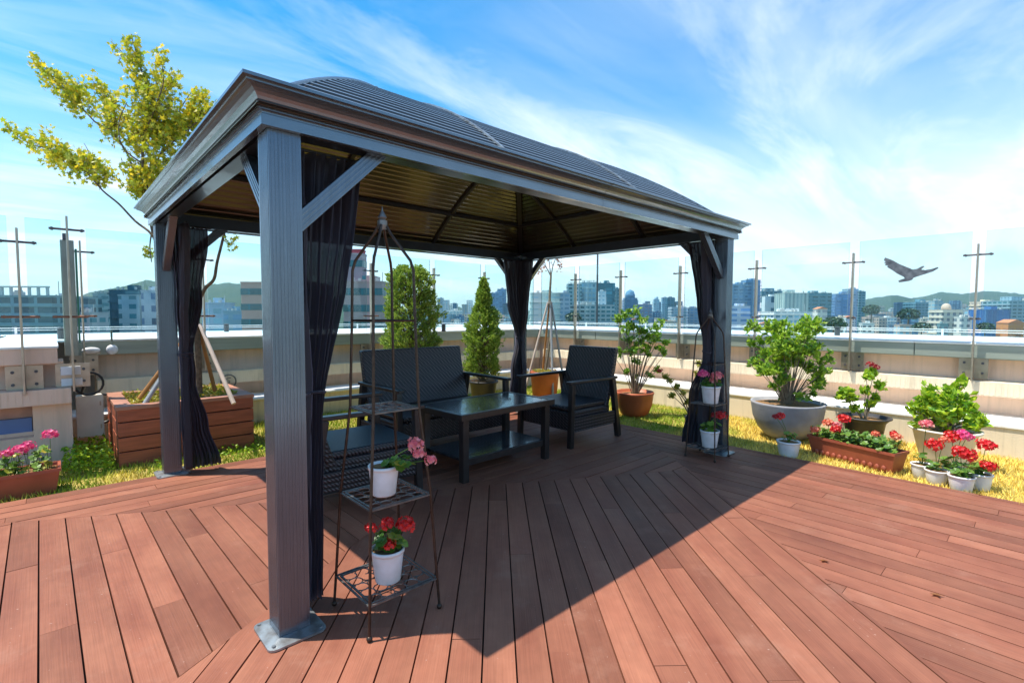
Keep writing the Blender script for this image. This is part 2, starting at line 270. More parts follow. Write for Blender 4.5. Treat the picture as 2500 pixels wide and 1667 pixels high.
def facade(wall, glass, fh, bw, fz=.5, fx=.7, rough=.25):
    key = (wall, glass, fh, bw, fz, fx)
    if key in BM: return BM[key]
    m = bpy.data.materials.new('facade'); m.use_nodes = True; nt = m.node_tree; p = nt.nodes['Principled BSDF']
    tc = nt.nodes.new('ShaderNodeTexCoord'); sp = nt.nodes.new('ShaderNodeSeparateXYZ'); nt.links.new(tc.outputs['Object'], sp.inputs[0])
    ge = nt.nodes.new('ShaderNodeNewGeometry'); sn = nt.nodes.new('ShaderNodeSeparateXYZ'); nt.links.new(tc.outputs['Normal'], sn.inputs[0])
    s = nmath(nt, 'ADD', sp.outputs[0], sp.outputs[1])
    fa = nmath(nt, 'FRACT', nmath(nt, 'DIVIDE', s, bw)); fb = nmath(nt, 'FRACT', nmath(nt, 'DIVIDE', sp.outputs[2], fh))
    k = nmath(nt, 'MULTIPLY', nmath(nt, 'LESS_THAN', fa, fx), nmath(nt, 'LESS_THAN', fb, fz))
    up = nmath(nt, 'LESS_THAN', nmath(nt, 'ABSOLUTE', sn.outputs[2]), .5); k = nmath(nt, 'MULTIPLY', k, up)
    wn = nt.nodes.new('ShaderNodeTexWhiteNoise'); cbn = nt.nodes.new('ShaderNodeCombineXYZ')
    nt.links.new(nmath(nt, 'FLOOR', nmath(nt, 'DIVIDE', s, bw)), cbn.inputs[0]); nt.links.new(nmath(nt, 'FLOOR', nmath(nt, 'DIVIDE', sp.outputs[2], fh)), cbn.inputs[1]); nt.links.new(cbn.outputs[0], wn.inputs[0])
    gl = nt.nodes.new('ShaderNodeMix'); gl.data_type = 'RGBA'; nt.links.new(wn.outputs[0], gl.inputs[0]); gl.inputs[6].default_value = tuple(v*.6 for v in glass)+(1,); gl.inputs[7].default_value = tuple(min(1, v*1.5) for v in glass)+(1,)
    no = nt.nodes.new('ShaderNodeTexNoise'); no.inputs['Scale'].default_value = .15; nt.links.new(tc.outputs['Object'], no.inputs['Vector'])
    wa = nt.nodes.new('ShaderNodeMix'); wa.data_type = 'RGBA'; nt.links.new(no.outputs[0], wa.inputs[0]); wa.inputs[6].default_value = tuple(v*.85 for v in wall)+(1,); wa.inputs[7].default_value = tuple(min(1, v*1.12) for v in wall)+(1,)
    mi = nt.nodes.new('ShaderNodeMix'); mi.data_type = 'RGBA'; nt.links.new(k, mi.inputs[0]); nt.links.new(wa.outputs[2], mi.inputs[6]); nt.links.new(gl.outputs[2], mi.inputs[7])
    nt.links.new(mi.outputs[2], p.inputs['Base Color'])
    rr = nt.nodes.new('ShaderNodeMapRange'); rr.inputs[3].default_value = .85; rr.inputs[4].default_value = rough; nt.links.new(k, rr.inputs[0]); nt.links.new(rr.outputs[0], p.inputs['Roughness'])
    BM[key] = m; return m

# ------------------------------------------------------------------ mesh helpers
class MB:
    def __init__(s): s.v = []; s.f = []; s.uv = None
    def add(s, vs, fs):
        n = len(s.v); s.v.extend([tuple(v) for v in vs]); s.f.extend([tuple(i+n for i in f) for f in fs]); return s
    def box(s, x0, y0, z0, x1, y1, z1, T=None):
        vs = [(x0, y0, z0), (x1, y0, z0), (x1, y1, z0), (x0, y1, z0), (x0, y0, z1), (x1, y0, z1), (x1, y1, z1), (x0, y1, z1)]
        if T: vs = [T(Vector(v)) for v in vs]
        return s.add(vs, [(0, 3, 2, 1), (4, 5, 6, 7), (0, 1, 5, 4), (1, 2, 6, 5), (2, 3, 7, 6), (3, 0, 4, 7)])
    def bar(s, a, b, w, h, up=Vector((0, 0, 1))):          # rectangular bar a->b
        a, b = Vector(a), Vector(b); d = (b-a).normalized(); x = d.cross(Vector(up)).normalized(); y = x.cross(d)
        vs = []
        for p in (a, b):
            for i, j in ((-1, -1), (1, -1), (1, 1), (-1, 1)): vs.append(p+x*(i*w/2)+y*(j*h/2))
        return s.add(vs, [(0, 3, 2, 1), (4, 5, 6, 7), (0, 1, 5, 4), (1, 2, 6, 5), (2, 3, 7, 6), (3, 0, 4, 7)])
    def tube(s, pts, r, n=8):
        pts = [Vector(p) for p in pts]; k = len(pts); rs = r if isinstance(r, (list, tuple)) else [r]*k
        vs = []; ref = None
        for i, p in enumerate(pts):
            d = (pts[min(i+1, k-1)]-pts[max(i-1, 0)]).normalized()
            if ref is None: ref = d.orthogonal().normalized()
            x = (ref-d*ref.dot(d)).normalized(); y = d.cross(x); ref = x
            for j in range(n):
                a = 2*math.pi*j/n; vs.append(p+(x*math.cos(a)+y*math.sin(a))*rs[i])
        fs = [(i*n+j, i*n+(j+1) % n, (i+1)*n+(j+1) % n, (i+1)*n+j) for i in range(k-1) for j in range(n)]
        fs += [tuple(range(n))[::-1], tuple((k-1)*n+j for j in range(n))]
        return s.add(vs, fs)
    def lathe(s, prof, c=(0, 0, 0), n=28, cap=True):
        vs = []; k = len(prof)
        for r, z in prof:
            for j in range(n):
                a = 2*math.pi*j/n; vs.append((c[0]+r*math.cos(a), c[1]+r*math.sin(a), c[2]+z))
        fs = [(i*n+j, i*n+(j+1) % n, (i+1)*n+(j+1) % n, (i+1)*n+j) for i in range(k-1) for j in range(n)]
        if cap: fs += [tuple(range(n))[::-1], tuple((k-1)*n+j for j in range(n))]
        return s.add(vs, fs)
    def ball(s, c, r, n=8, sq=(1, 1, 1)):
        prof = [(max(1e-4, math.sin(math.pi*i/n)), -math.cos(math.pi*i/n)) for i in range(n+1)]
        m = 2*n; vs = []
        for q, z in prof:
            for j in range(m):
                a = 2*math.pi*j/m; vs.append((c[0]+r*sq[0]*q*math.cos(a), c[1]+r*sq[1]*q*math.sin(a), c[2]+r*sq[2]*z))
        return s.add(vs, [(i*m+j, i*m+(j+1) % m, (i+1)*m+(j+1) % m, (i+1)*m+j) for i in range(n) for j in range(m)])
    def build(s, name, m, parent=None, smooth=False, bevel=0.0, solid=0.0):
        me = bpy.data.meshes.new(name); me.from_pydata(s.v, [], s.f)
        if isinstance(m, str): m = M[m]
        me.materials.append(m)
        if smooth: me.polygons.foreach_set('use_smooth', [True]*len(me.polygons))
        me.update()
        o = bpy.data.objects.new(name, me); col.objects.link(o)
        if parent:
            o.parent = parent
            if s_world[0] and not parent.parent:
                pm = Matrix.Translation(parent.location) @ Matrix.Rotation(parent.rotation_euler.z, 4, 'Z')
                o.matrix_parent_inverse = pm.inverted()
        if bevel:
            b = o.modifiers.new('bevel', 'BEVEL'); b.width = bevel; b.segments = 2; b.limit_method = 'ANGLE'; b.angle_limit = R(40)
        if solid:
            b = o.modifiers.new('solid', 'SOLIDIFY'); b.thickness = solid; b.offset = 0
        return o
s_world = [True]      # True: part meshes are written in world coordinates; False: in the thing's own coordinates
def tag(o, label=None, cat=None, group=None, kind=None):
    if label: o['label'] = label
    if cat: o['category'] = cat
    if group: o['group'] = group
    if kind: o['kind'] = kind
    return o
def empty(name, loc, label, cat, group=None, rz=0):
    o = bpy.data.objects.new(name, None); col.objects.link(o); o.location = loc; o.rotation_euler = (0, 0, rz); o.empty_display_size = .1
    return tag(o, label, cat, group)
def copy_tree(o, parent=None):
    c = o.copy(); col.objects.link(c); c.parent = parent
    for ch in list(o.children): copy_tree(ch, c)
    return c
def rnd(a, b): return random.uniform(a, b)
def leaf(mb, p, size, d=None, aspect=.55):
    """one leaf: a folded diamond of two triangles pairs"""
    if d is None: d = Vector((rnd(-1, 1), rnd(-1, 1), rnd(-.7, 1))).normalized()
    s = d.orthogonal().normalized(); s.rotate(Matrix.Rotation(rnd(0, 6.28), 3, d)); n = d.cross(s)
    a = p-d*size*.5; b = p+d*size*.5; w = s*size*aspect*.5; m = p+n*size*.08
    mb.add([a, m+w, b, m-w], [(0, 1, 2), (0, 2, 3)])
def star(mb, p, size, nrm=None):
    """lobed maple leaf"""
    n = (nrm or Vector((rnd(-1, 1), rnd(-1, 1), rnd(0, 1)))).normalized(); x = n.orthogonal().normalized(); x.rotate(Matrix.Rotation(rnd(0, 6.28), 3, n)); y = n.cross(x)
    vs = [p]; k = 10
    for j in range(k):
        a = 2*math.pi*j/k; r = size*(.5 if j % 2 == 0 else .22); vs.append(p+x*math.cos(a)*r+y*math.sin(a)*r+n*rnd(-.03, .03)*size)
    mb.add(vs, [(0, j+1, (j+1) % k+1) for j in range(k)])
def disc_leaf(mb, c, r, n, cup=.25):
    """rounded scalloped geranium leaf"""
    n = n.normalized(); x = n.orthogonal().normalized(); y = n.cross(x); vs = [c-n*r*cup]; k = 12
    for j in range(k):
        a = 2*math.pi*j/k; rr = r*(1.0 if j % 2 else .84)*(1-.35*(1 if j == 0 else 0)); vs.append(c+x*math.cos(a)*rr+y*math.sin(a)*rr+n*rnd(-.08, .08)*r)
    mb.add(vs, [(0, j+1, (j+1) % k+1) for j in range(k)])
def flower_head(name, c, r, m, parent, nf=26, flat=.75):
    mb = MB()
    for i in range(nf):
        z = 1-1.5*(i+.5)/nf; a = i*2.399; q = math.sqrt(max(0, 1-z*z)); n = Vector((q*math.cos(a), q*math.sin(a), z*flat)); p = Vector(c)+n*r*rnd(.70, 1.22)
        nn = n.normalized(); x = nn.orthogonal().normalized(); x.rotate(Matrix.Rotation(rnd(0, 6), 3, nn)); y = nn.cross(x); s = r*rnd(.28, .46)
        vs = [p-nn*s*.3]; 
        for j in range(10):
            t = 2*math.pi*j/10; rr = s*(1.05 if j % 2 == 0 else .7); vs.append(p+x*math.cos(t)*rr+y*math.sin(t)*rr+nn*s*.15*(j % 2 == 0))
        mb.add(vs, [(0, j+1, (j+1) % 10+1) for j in range(10)])
    return mb.build(name, m, parent)

# ------------------------------------------------------------------ deck
GP, GL, GW = 0.128, 4.24, 2.99           # gazebo post, length, width
H0 = 2.1
XR, YB = 4.52, 2.94                      # deck edges
def clip(poly, a, b, c):                 # keep a*x+b*y<=c
    out = []
    for i in range(len(poly)):
        p, q = poly[i], poly[(i+1) % len(poly)]; fp = a*p[0]+b*p[1]-c; fq = a*q[0]+b*q[1]-c
        if fp <= 0: out.append(p)
        if (fp < 0) != (fq < 0) and abs(fp-fq) > 1e-9:
            t = fp/(fp-fq); out.append((p[0]+t*(q[0]-p[0]), p[1]+t*(q[1]-p[1])))
    return out
def line(p, q):                          # half-plane left of p->q : a*x+b*y<=c
    dx, dy = q[0]-p[0], q[1]-p[1]; return (dy, -dx, dy*p[0]-dx*p[1])
ML = line((-3.6, -1.905), (1.456, 1.13))                 # mitre between left boards and middle boards (left side)
BL = line((-4.0, 4.17), (3.45, -0.002))                  # band line
RL = line((-0.05, -4.027), (3.45, -0.002))               # line between middle boards and right boards
ID = line((3.45, -0.002), (5.51, 2.94))                  # inner diagonal
big = [(-4.2, -4.2), (XR, -4.2), (XR, YB), (-4.2, YB)]
neg = lambda h: (-h[0], -h[1], -h[2])
left = clip(clip(big, *ML), *neg(BL)); left = clip(left, *neg(BL))
regions = [
    (clip(clip(big, *ML), *neg(BL)), math.pi/2+.012, .128, (-0.87, 1.09)),
    (clip(clip(clip(big, *neg(ML)), *neg(BL)), *RL), R(49.1), .1335, (0.482, -0.737)),
    (clip(clip(big, *BL), *ID), 0.0, .130, (0, YB)),
    (None, math.pi/2, .130, (2.77, 0)),
]
# the right region is not convex: two convex pieces with the same board grid
rA = clip(clip(clip(big, *neg(RL)), 0, 1, -0.002), 0, 0, 1)
rB = clip(clip(big, *neg(ID)), 0, -1, 0.002)
regions[3] = (rA, math.pi/2, .130, (2.77, 0)); regions.append((rB, math.pi/2, .130, (2.77, 0)))
db = MB(); uvs = []
def add_board(poly, ang, off):
    if len(poly) < 3: return
    A = sum(poly[i][0]*poly[(i+1) % len(poly)][1]-poly[(i+1) % len(poly)][0]*poly[i][1] for i in range(len(poly)))
    if abs(A) < 2e-4: return
    if A < 0: poly = poly[::-1]
    n = len(poly); b0 = len(db.v)
    dz = rnd(-.0012, .0012)
    for z in (0.0+dz, -.024): db.v.extend([(p[0], p[1], z) for p in poly])
    fs = [tuple(range(n))]+[(i, i+n, (i+1) % n+n, (i+1) % n) for i in range(n)]
    db.f.extend([tuple(i+b0 for i in f) for f in fs])
    ca, sa = math.cos(ang), math.sin(ang)
    for f in fs:
        for i in f:
            p = poly[i % n]; uvs.append((p[0]*ca+p[1]*sa+off[0], -p[0]*sa+p[1]*ca+off[1]))
for poly, ang, pitch, ph in regions:
    if len(poly) < 3: continue
    ca, sa = math.cos(ang), math.sin(ang); nx, ny = -sa, ca; c0 = ph[0]*nx+ph[1]*ny
    ds = [p[0]*nx+p[1]*ny for p in poly]; us = [p[0]*ca+p[1]*sa for p in poly]
    for k in range(math.floor((min(ds)-c0)/pitch), math.ceil((max(ds)-c0)/pitch)+1):
        lo, hi = c0+k*pitch+.0035, c0+(k+1)*pitch-.0035
        strip = clip(clip(poly, nx, ny, hi), -nx, -ny, -lo)
        if len(strip) < 3: continue
        # butt joints every 2.4 m, staggered
        j0 = ((k*0.83) % 2.4); u0, u1 = min(us), max(us); cuts = [u0-1]; u = math.floor(u0/2.4)*2.4+j0
        while u < u1+2.4:
            if u > u0+.1: cuts.append(u)
            u += 2.4
        cuts.append(u1+1)
        for a, b in zip(cuts[:-1], cuts[1:]):
            pc = clip(clip(strip, ca, sa, b-.0012), -ca, -sa, -(a+.0012))
            # small gap to region borders
            add_board(pc, ang, (rnd(0, 40), rnd(0, 40)))
deck = db.build('deck', 'deck'); tag(deck, kind='structure')
ul = deck.data.uv_layers.new(name='board'); ul.data.foreach_set('uv', [c for q in uvs for c in q])
MB().box(-4.2, -4.2, -.10, XR-.01, YB-.01, -.0255).build('deck_base', 'joist'); tag(bpy.data.objects['deck_base'], kind='structure')
# lawn soil and roof floor
MB().box(-6, YB+.004, -.12, 6.9, 5.2, -.035).box(XR+.004, -6, -.12, 6.9, YB, -.035).build('lawn_soil', 'soilground'); tag(bpy.data.objects['lawn_soil'], kind='structure')
# grass blades
g = MB(); rg = random.Random(3)
def blade(x, y, h):
    a = rg.uniform(0, 6.28); w = .0045; dx, dy = math.cos(a)*w, math.sin(a)*w; lx, ly = rg.gauss(0, .018), rg.gauss(0, .018)
    n = len(g.v); g.v.extend([(x-dx, y-dy, -.036), (x+dx, y+dy, -.036), (x+lx, y+ly, -.036+h)]); g.f.append((n, n+1, n+2))
for i in range(52000):
    x, y = rg.uniform(XR+.01, 6.25), rg.uniform(-4.2, 4.8); blade(x, y, rg.uniform(.02, .055))
for i in range(38000):
    x, y = rg.uniform(-3.0, XR+.01), rg.uniform(YB+.01, 4.8); blade(x, y, rg.uniform(.025, .065))
tag(g.build('lawn_grass', 'grass'), 'short patchy green and straw yellow grass round the deck', 'grass', kind='stuff')
# taller weeds beside the planter
g = MB()
for i in range(700):
    x, y = rnd(-.62, -.28), rnd(3.45, 4.3); leaf(g, Vector((x, y, rnd(-.02, .16))), rnd(.03, .06))
for i in range(400):
    x, y = rnd(.0, 1.6), rnd(3.1, 3.5); leaf(g, Vector((x, y, rnd(-.02, .05))), rnd(.02, .04))
tag(g.build('weeds', 'shrub_bright'), 'tangle of leafy green weeds beside the brown slatted planter', 'weeds', kind='stuff')

# ------------------------------------------------------------------ parapets
def flutes(mb, x0, x1, y0, y1, z0, z1, axis, front):
    """concrete beam with vertical flutes on its front face"""
    mb.box(x0, y0, z0, x1, y1, z1)
    if axis == 'y':
        y = y0+.02
        while y < y1-.02: mb.box(front-.003, y, z0+.012, front+.001, y+.024, z1-.012); y += .045
    else:
        x = x0+.02
        while x < x1-.02: mb.box(x, front-.003, z0+.012, x+.024, front+.001, z1-.012); x += .045
pr = empty('parapet_wall', (6.2, 0, 0), 'cream parapet wall along the right edge of the roof with a wide grey metal coping', 'parapet')
MB().box(6.20, -6, -.1, 6.9, 4.7, .262).build('low_wall', 'wall_low', pr)
MB().box(6.185, -6, .262, 6.9, 4.685, .292).build('low_wall_slab', 'wall_top', pr, bevel=.006)
MB().box(6.9, -6, -.1, 7.2, 5.2, .905).build('upper_wall', 'wall_cream', pr)
mb = MB(); flutes(mb, 6.70, 6.9, -6, 4.9, .505, .655, 'y', 6.70); mb.build('fluted_beam', 'wall_low', pr)
mb = MB()
ys = [-6, -3.4, -1.05, 1.35, 3.6, 5.08]
for a, b in zip(ys[:-1], ys[1:]):
    mb.box(6.74, a+.006, .905, 6.768, b-.006, 1.045)
mb.box(6.765, -6, .895, 7.0, 5.1, 1.04)
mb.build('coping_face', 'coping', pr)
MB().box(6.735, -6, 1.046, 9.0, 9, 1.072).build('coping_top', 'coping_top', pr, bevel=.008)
pb = empty('parapet_wall', (2, 4.7, 0), 'shaded parapet wall along the back of the lawn behind the brown planter and the conifers', 'parapet')
MB().box(-.54, 4.7, -.1, 6.2, 5.2, .262).build('low_wall', 'wall_low', pb)
MB().box(-.54, 4.685, .262, 6.185, 5.2, .292).build('low_wall_slab', 'wall_top', pb, bevel=.006)
MB().box(-.3, 5.2, -.1, 6.9, 5.5, .905).build('upper_wall', 'wall_cream', pb)
mb = MB(); flutes(mb, -.3, 6.69, 4.98, 5.2, .475, .625, 'x', 4.98); mb.build('fluted_beam', 'wall_low', pb)
mb = MB(); xs = [-.45, 1.55, 3.9, 6.73]
for a, b in zip(xs[:-1], xs[1:]): mb.box(a+.006, 5.05, .905, b-.006, 5.078, 1.045)
mb.box(-.45, 5.075, .895, 6.75, 5.3, 1.04)
mb.build('coping_face', 'coping', pb)
MB().box(-3.4, 5.045, 1.046, 6.733, 7.3, 1.072).build('coping_top', 'coping_top', pb, bevel=.008)
pl = empty('parapet_wall', (-2, 3.95, 0), 'pale parapet block at the far left with a blue tiled niche in its base', 'parapet')
mb = MB(); mb.box(-4.5, 3.95, -.1, -.54, 4.06, .27).box(-.80, 3.95, .27, -.54, 4.06, .555).box(-4.5, 4.06, -.1, -.54, 4.6, .30); mb.build('low_wall', 'wall_cream', pl)
MB().box(-4.5, 4.065, .30, -.81, 4.115, .425).build('niche_tiles', 'bluetile', pl)
MB().box(-4.5, 4.12, .315, -.6, 4.5, .555).build('niche_back', 'niche', pl)
mb = MB(); flutes(mb, -4.5, -.54, 3.85, 4.3, .556, .69, 'x', 3.85); mb.build('fluted_beam', 'wall_cream', pl)
MB().box(-4.5, 4.12, .69, -.58, 4.5, .915).build('upper_wall', 'wall_cream', pl)
mb = MB(); mb.box(-4.5, 3.93, .915, -1.02, 3.955, 1.045).box(-1.01, 3.93, .915, -.62, 3.955, 1.045).box(-4.5, 3.955, .905, -.62, 4.5, 1.04); mb.build('coping_face', 'wall_cream', pl)
MB().box(-4.5, 3.92, 1.046, -.61, 5.04, 1.072).build('coping_top', 'coping_top', pl, bevel=.008)
# building below and far rail
tag(MB().box(-8, -8, -45, 9, 7.3, -.13).box(7.2, -6, -.13, 8.98, 7.28, 1.045).box(-3.38, 5.5, -.13, 7.2, 7.28, 1.045).build('roof_floor', 'roof_slab'), kind='structure')
rail = empty('guard_rail', (8.9, 0, 1.07), 'thin white metal rail along the outer edge of the roof coping', 'railing')
rm = MB()
for z in (1.16, 1.13): rm.tube([(8.9, -6, z), (8.9, 7.2, z), (-3.3, 7.2, z)], .006, 6)
rm.build('rail', 'white_plastic', rail)
for i in range(16):
    x, y = (8.9, -6+i*1.65) if i < 8 else (8.6-(i-8)*1.6, 7.2)
    MB().box(x-.012, y-.012, 1.073, x+.012, y+.012, 1.17).build('rail_post', 'white_plastic', rail)
for (px, py, d, lab) in ((553, 812, 7.9, 'small dark vent stub on the back coping between the brown planter and the near post'), (1083, 803, 8.2, 'small dark vent stub on the back coping between the two conifers'), (2044, 812, 7.2, 'small dark vent stub on the right coping left of the bird sticker'), (150, 820, 5.6, 'small teal vent stub on the left coping beside the tall square pillar')):
    p = at(px, py, d); p.z = 1.073
    t = empty('vent_stub', p, lab, 'vent', 'vent stubs on the coping')
    MB().lathe([(.035, 0), (.035, .10), (.028, .105), (.028, .11)], p, 16).build('pipe', 'steel_dark', t)
    MB().lathe([(.043, 0), (.043, .012), (.0, .022)], p+Vector((0, 0, .11)), 16).build('cap', 'steel_dark', t)

# ------------------------------------------------------------------ glass screen: posts, arms, panes
SCR = {}
SCR['right'] = empty('glass_screen', (6.7, 1.0, .62), 'long frameless glass wind screen on cross armed steel posts along the right parapet', 'glass screen')
SCR['back'] = empty('glass_screen', (2.5, 4.96, .62), 'glass wind screen on steel posts along the back parapet behind sofa and gazebo', 'glass screen')
SCR['left'] = empty('glass_screen', (-1.0, 3.88, .62), 'short glass wind screen on two steel posts at the far left block', 'glass screen')
def glass_post(x, y, axis, label, ztop=2.13, full=True):
    """axis: direction of the screen, outward normal is the other"""
    scr = SCR['right' if axis == 'y' else ('back' if y > 4.5 else 'left')]
    along = Vector((0, 1, 0)) if axis == 'y' else Vector((1, 0, 0)); out = Vector((1, 0, 0)) if axis == 'y' else Vector((0, 1, 0))
    P = Vector((x, y, 0))
    def bx(mb, c, a, o, z0, z1):  # half sizes
        vs = []
        for z in (z0, z1):
            for i, j in ((-1, -1), (1, -1), (1, 1), (-1, 1)): vs.append(c+along*(i*a)+out*(j*o)+Vector((0, 0, z)))
        if axis == 'y': vs = [vs[i] for i in (3, 2, 1, 0, 7, 6, 5, 4)]
        mb.add(vs, [(0, 3, 2, 1), (4, 5, 6, 7), (0, 1, 5, 4), (1, 2, 6, 5), (2, 3, 7, 6), (3, 0, 4, 7)])
    mb = MB(); bx(mb, P, .008, .035, .66, ztop); t = mb.build('post', 'steel', scr, bevel=.002)
    mb = MB(); bx(mb, P+out*.13+along*.0, .12, .006, .68, .90); mb.build('mount_plate', 'steel', t)
    mb = MB(); bx(mb, P+out*.075, .008, .055, .685, .895); mb.build('fin', 'steel', t)
    for i in (-1, 1):
        for z in (.735, .845):
            mb = MB(); c = P+out*.118+along*(i*.075)+Vector((0, 0, z)); mb.tube([c-out*.008, c+out*.01], .013, 8); mb.build('bolt', 'steel_dark', t)
    for z in (ztop-.115, 1.33):
        q = .12 if (z > 1.5 or axis == 'x') else .05
        mb = MB(); mb.tube([P+along*-q+Vector((0, 0, z)), P+along*q+Vector((0, 0, z))], .010, 8)
        for i in (-1, 1):
            c = P+along*(i*(q-.02))+Vector((0, 0, z)); mb.tube([c-out*.018, c+out*.045], .013, 8)
        mb.build('arm', 'steel_dark' if z > 1.5 or axis == 'y' else 'rust', t)
RY = [-3.88, -2.72, -1.56, -.43, .72, 1.88, 3.0, 4.02]
labs = ['hidden']*2+['tallest looking steel screen post at the right end of the parapet, right of the bird sticker', 'steel screen post between the large round bowl shrub and the bird sticker', 'steel screen post rising behind the bushy shrub in the large grey bowl', 'steel screen post just left of the far right gazebo post', 'steel screen post right of the dark mast behind the orange bowl shrub', 'steel screen post just right of the bare staked tree']
for y, l in zip(RY, labs):
    if l == 'hidden': continue
    glass_post(6.66, y, 'y', l)
BX = [-.4, .73, 1.83, 2.95, 4.09, 5.19]
labs = ['steel screen post behind the square pillar at the left', 'steel screen post hidden partly behind the tied curtain at the left gazebo post', None, 'steel screen post in front of the striped brick tower', 'steel screen post behind the right side of the rounded conifer', 'steel screen post behind the tip of the cone shaped conifer']
for x, l in zip(BX, labs):
    if l: glass_post(x, 4.94, 'x', l)
glass_post(-.84, 3.86, 'x', 'steel screen post bolted to the pale block at the far left', 2.08)
glass_post(-.52, 3.86, 'x', 'tall thin steel screen post standing against the square pillar', 2.22)
def pane(a, b, z0, z1, label, name='glass_pane'):
    scr = SCR['right' if a[0] > 6.6 else ('back' if a[1] > 4.5 else 'left')]
    a, b = Vector(a), Vector(b); d = (b-a).normalized(); n = Vector((-d.y, d.x, 0))*.006
    mb = MB(); vs = []
    for z in (z0, z1):
        for p in (a-n, b-n, b+n, a+n): vs.append((p.x, p.y, z))
    mb.add(vs, [(0, 3, 2, 1), (4, 5, 6, 7), (0, 1, 5, 4), (1, 2, 6, 5), (2, 3, 7, 6), (3, 0, 4, 7)])
    o = mb.build(name, 'glass', scr); o.data.materials.append(M['glass_edge'])
    for i, f in enumerate(o.data.polygons):
        if i in (0, 1, 3, 5): f.material_index = 1
    return o
names = ['clear glass pane at the right edge of the photo', 'clear glass pane with the large bird sticker', 'clear glass pane behind the large grey bowl shrub', 'clear glass pane behind the far right gazebo post', 'clear glass pane above the orange bowl shrub', 'clear glass pane behind the armchair at the back right', 'clear glass pane right of the bare staked tree']
RYs = RY[1:]
for i, (a, b) in enumerate(zip(RYs[:-1], RYs[1:])):
    pane((6.705, a+.055, 0), (6.705, b-.055, 0), 1.10, 2.27, names[i])
pane((6.705, 4.08, 0), (6.705, 4.95, 0), 1.10, 2.27, 'narrow glass pane at the far corner of the roof')
names = ['clear glass pane between the square pillar and the left gazebo post', 'clear glass pane behind the left gazebo post and its curtain', 'clear glass pane seen behind the near gazebo post', 'clear glass pane in front of the striped brick tower', 'clear glass pane behind the cone shaped conifer']
for i, (a, b) in enumerate(zip(BX[:-1], BX[1:])):
    pane((a+.055, 4.985, 0), (b-.055, 4.985, 0), 1.10, 2.27, names[i])
pane((5.25, 4.985, 0), (6.5, 4.985, 0), 1.10, 2.27, 'clear glass pane at the back corner behind the bare staked tree')
pane((-2.1, 3.895, 0), (-.90, 3.895, 0), 1.10, 2.18, 'clear glass pane at the left edge of the photo')
pane((-.79, 3.895, 0), (-.56, 3.895, 0), 1.10, 2.18, 'narrow glass pane left of the square pillar')
# square pillar
t = empty('square_pillar', (-.55, 4.35, .6), 'tall square grey metal pillar with a dark green glass edge at the left', 'pillar')
MB().box(-.565, 4.30, .95, -.465, 4.38, 2.06).build('shaft', 'pillar', t, bevel=.004)
MB().box(-.46, 4.29, 1.075, -.445, 4.38, 1.98).build('glass_fin', 'pillar_green', t)
MB().box(-.545, 4.29, 2.06, -.50, 4.38, 2.12).build('top_cap', 'steel_dark', t)
# junction boxes, cables, lamps on the left wall
def jbox(x, y, z, w, h, d, label, m='wall_top'):
    t = empty('junction_box', (x, y, z), label, 'electrical box')
    MB().box(x, y, z, x+w, y+d, z+h).build('box', m, t, bevel=.006)
    MB().box(x-.004, y-.012, z-.004, x+w+.004, y-.001, z+h+.004).build('lid', m, t, bevel=.003)
    return t
jbox(-.60, 3.98, .80, .13, .07, .10, 'upper small white junction box on the corner of the left wall')
jbox(-.60, 3.98, .70, .14, .06, .10, 'lower small white junction box on the corner of the left wall, just under its twin')
t = jbox(-.50, 4.28, .15, .20, .40, .14, 'cream electrical cabinet on the wall left of the brown planter', 'offwhite')
for z in (.22, .45): MB().box(-.326, 4.262, z, -.314, 4.27, z+.04).build('hinge', 'steel', t)
t = empty('cable_loop', (-.42, 4.2, .6), 'black cable hanging in a loop above the cream electrical cabinet', 'cable')
mb = MB(); mb.tube([Vector((-.40+.11*math.sin(a), 4.28, .67+.11*math.cos(a))) for a in [i*.35 for i in range(19)]], .011, 6)
mb.tube([(-.5, 4.2, .88), (-.44, 4.22, .80), (-.42, 4.25, .70), (-.46, 4.28, .58)], .013, 6); mb.build('cable', 'cable', t)
t = empty('cable_coil', (-.25, 4.4, .35), 'black cable coil hanging behind the cream electrical cabinet', 'cable')
mb = MB(); mb.tube([Vector((-.30+.12*math.sin(a), 4.5, .38+.15*math.cos(a))) for a in [i*.35 for i in range(19)]], .013, 6); mb.build('cable', 'cable', t)
t = empty('bulkhead_light', (-.16, 5.03, .98), 'round white bulkhead light on the back coping left of the left gazebo post', 'lamp')
mb = MB(); mb.ball((-.16, 5.02, .955), .055, 8, (1, .6, 1)); mb.build('globe', 'white_plastic', t, True)
MB().box(-.20, 5.035, .91, -.12, 5.05, 1.0).build('backplate', 'steel', t)
MB().tube([(-.16, 5.02, 1.01), (-.16, 5.02, 1.17)], .010).build('stem', 'pillar', t)
t = empty('wall_light', (-.32, 5.03, .95), 'small oval white wall light on the back coping beside the round bulkhead light', 'lamp')
mb = MB(); mb.ball((-.34, 5.02, .955), .07, 8, (1.15, .5, .5)); mb.build('lens', 'white_plastic', t, True)
MB().box(-.42, 5.035, .91, -.26, 5.05, .93).build('bracket', 'steel', t)
t = empty('wall_ring', (1.0, 4.95, .55), 'small round metal swirl fitting on the wall behind the right end of the brown planter', 'fitting')
mb = MB(); mb.tube([Vector((.98+.085*math.sin(a), 4.95, .50+.085*math.cos(a))) for a in [i*.33 for i in range(20)]], .008, 6)
mb.tube([Vector((.98+.02*a*.35*math.sin(a), 4.95, .50+.02*a*.35*math.cos(a))) for a in [i*.4 for i in range(18)]], .006, 6); mb.build('ring', 'iron_grey', t)

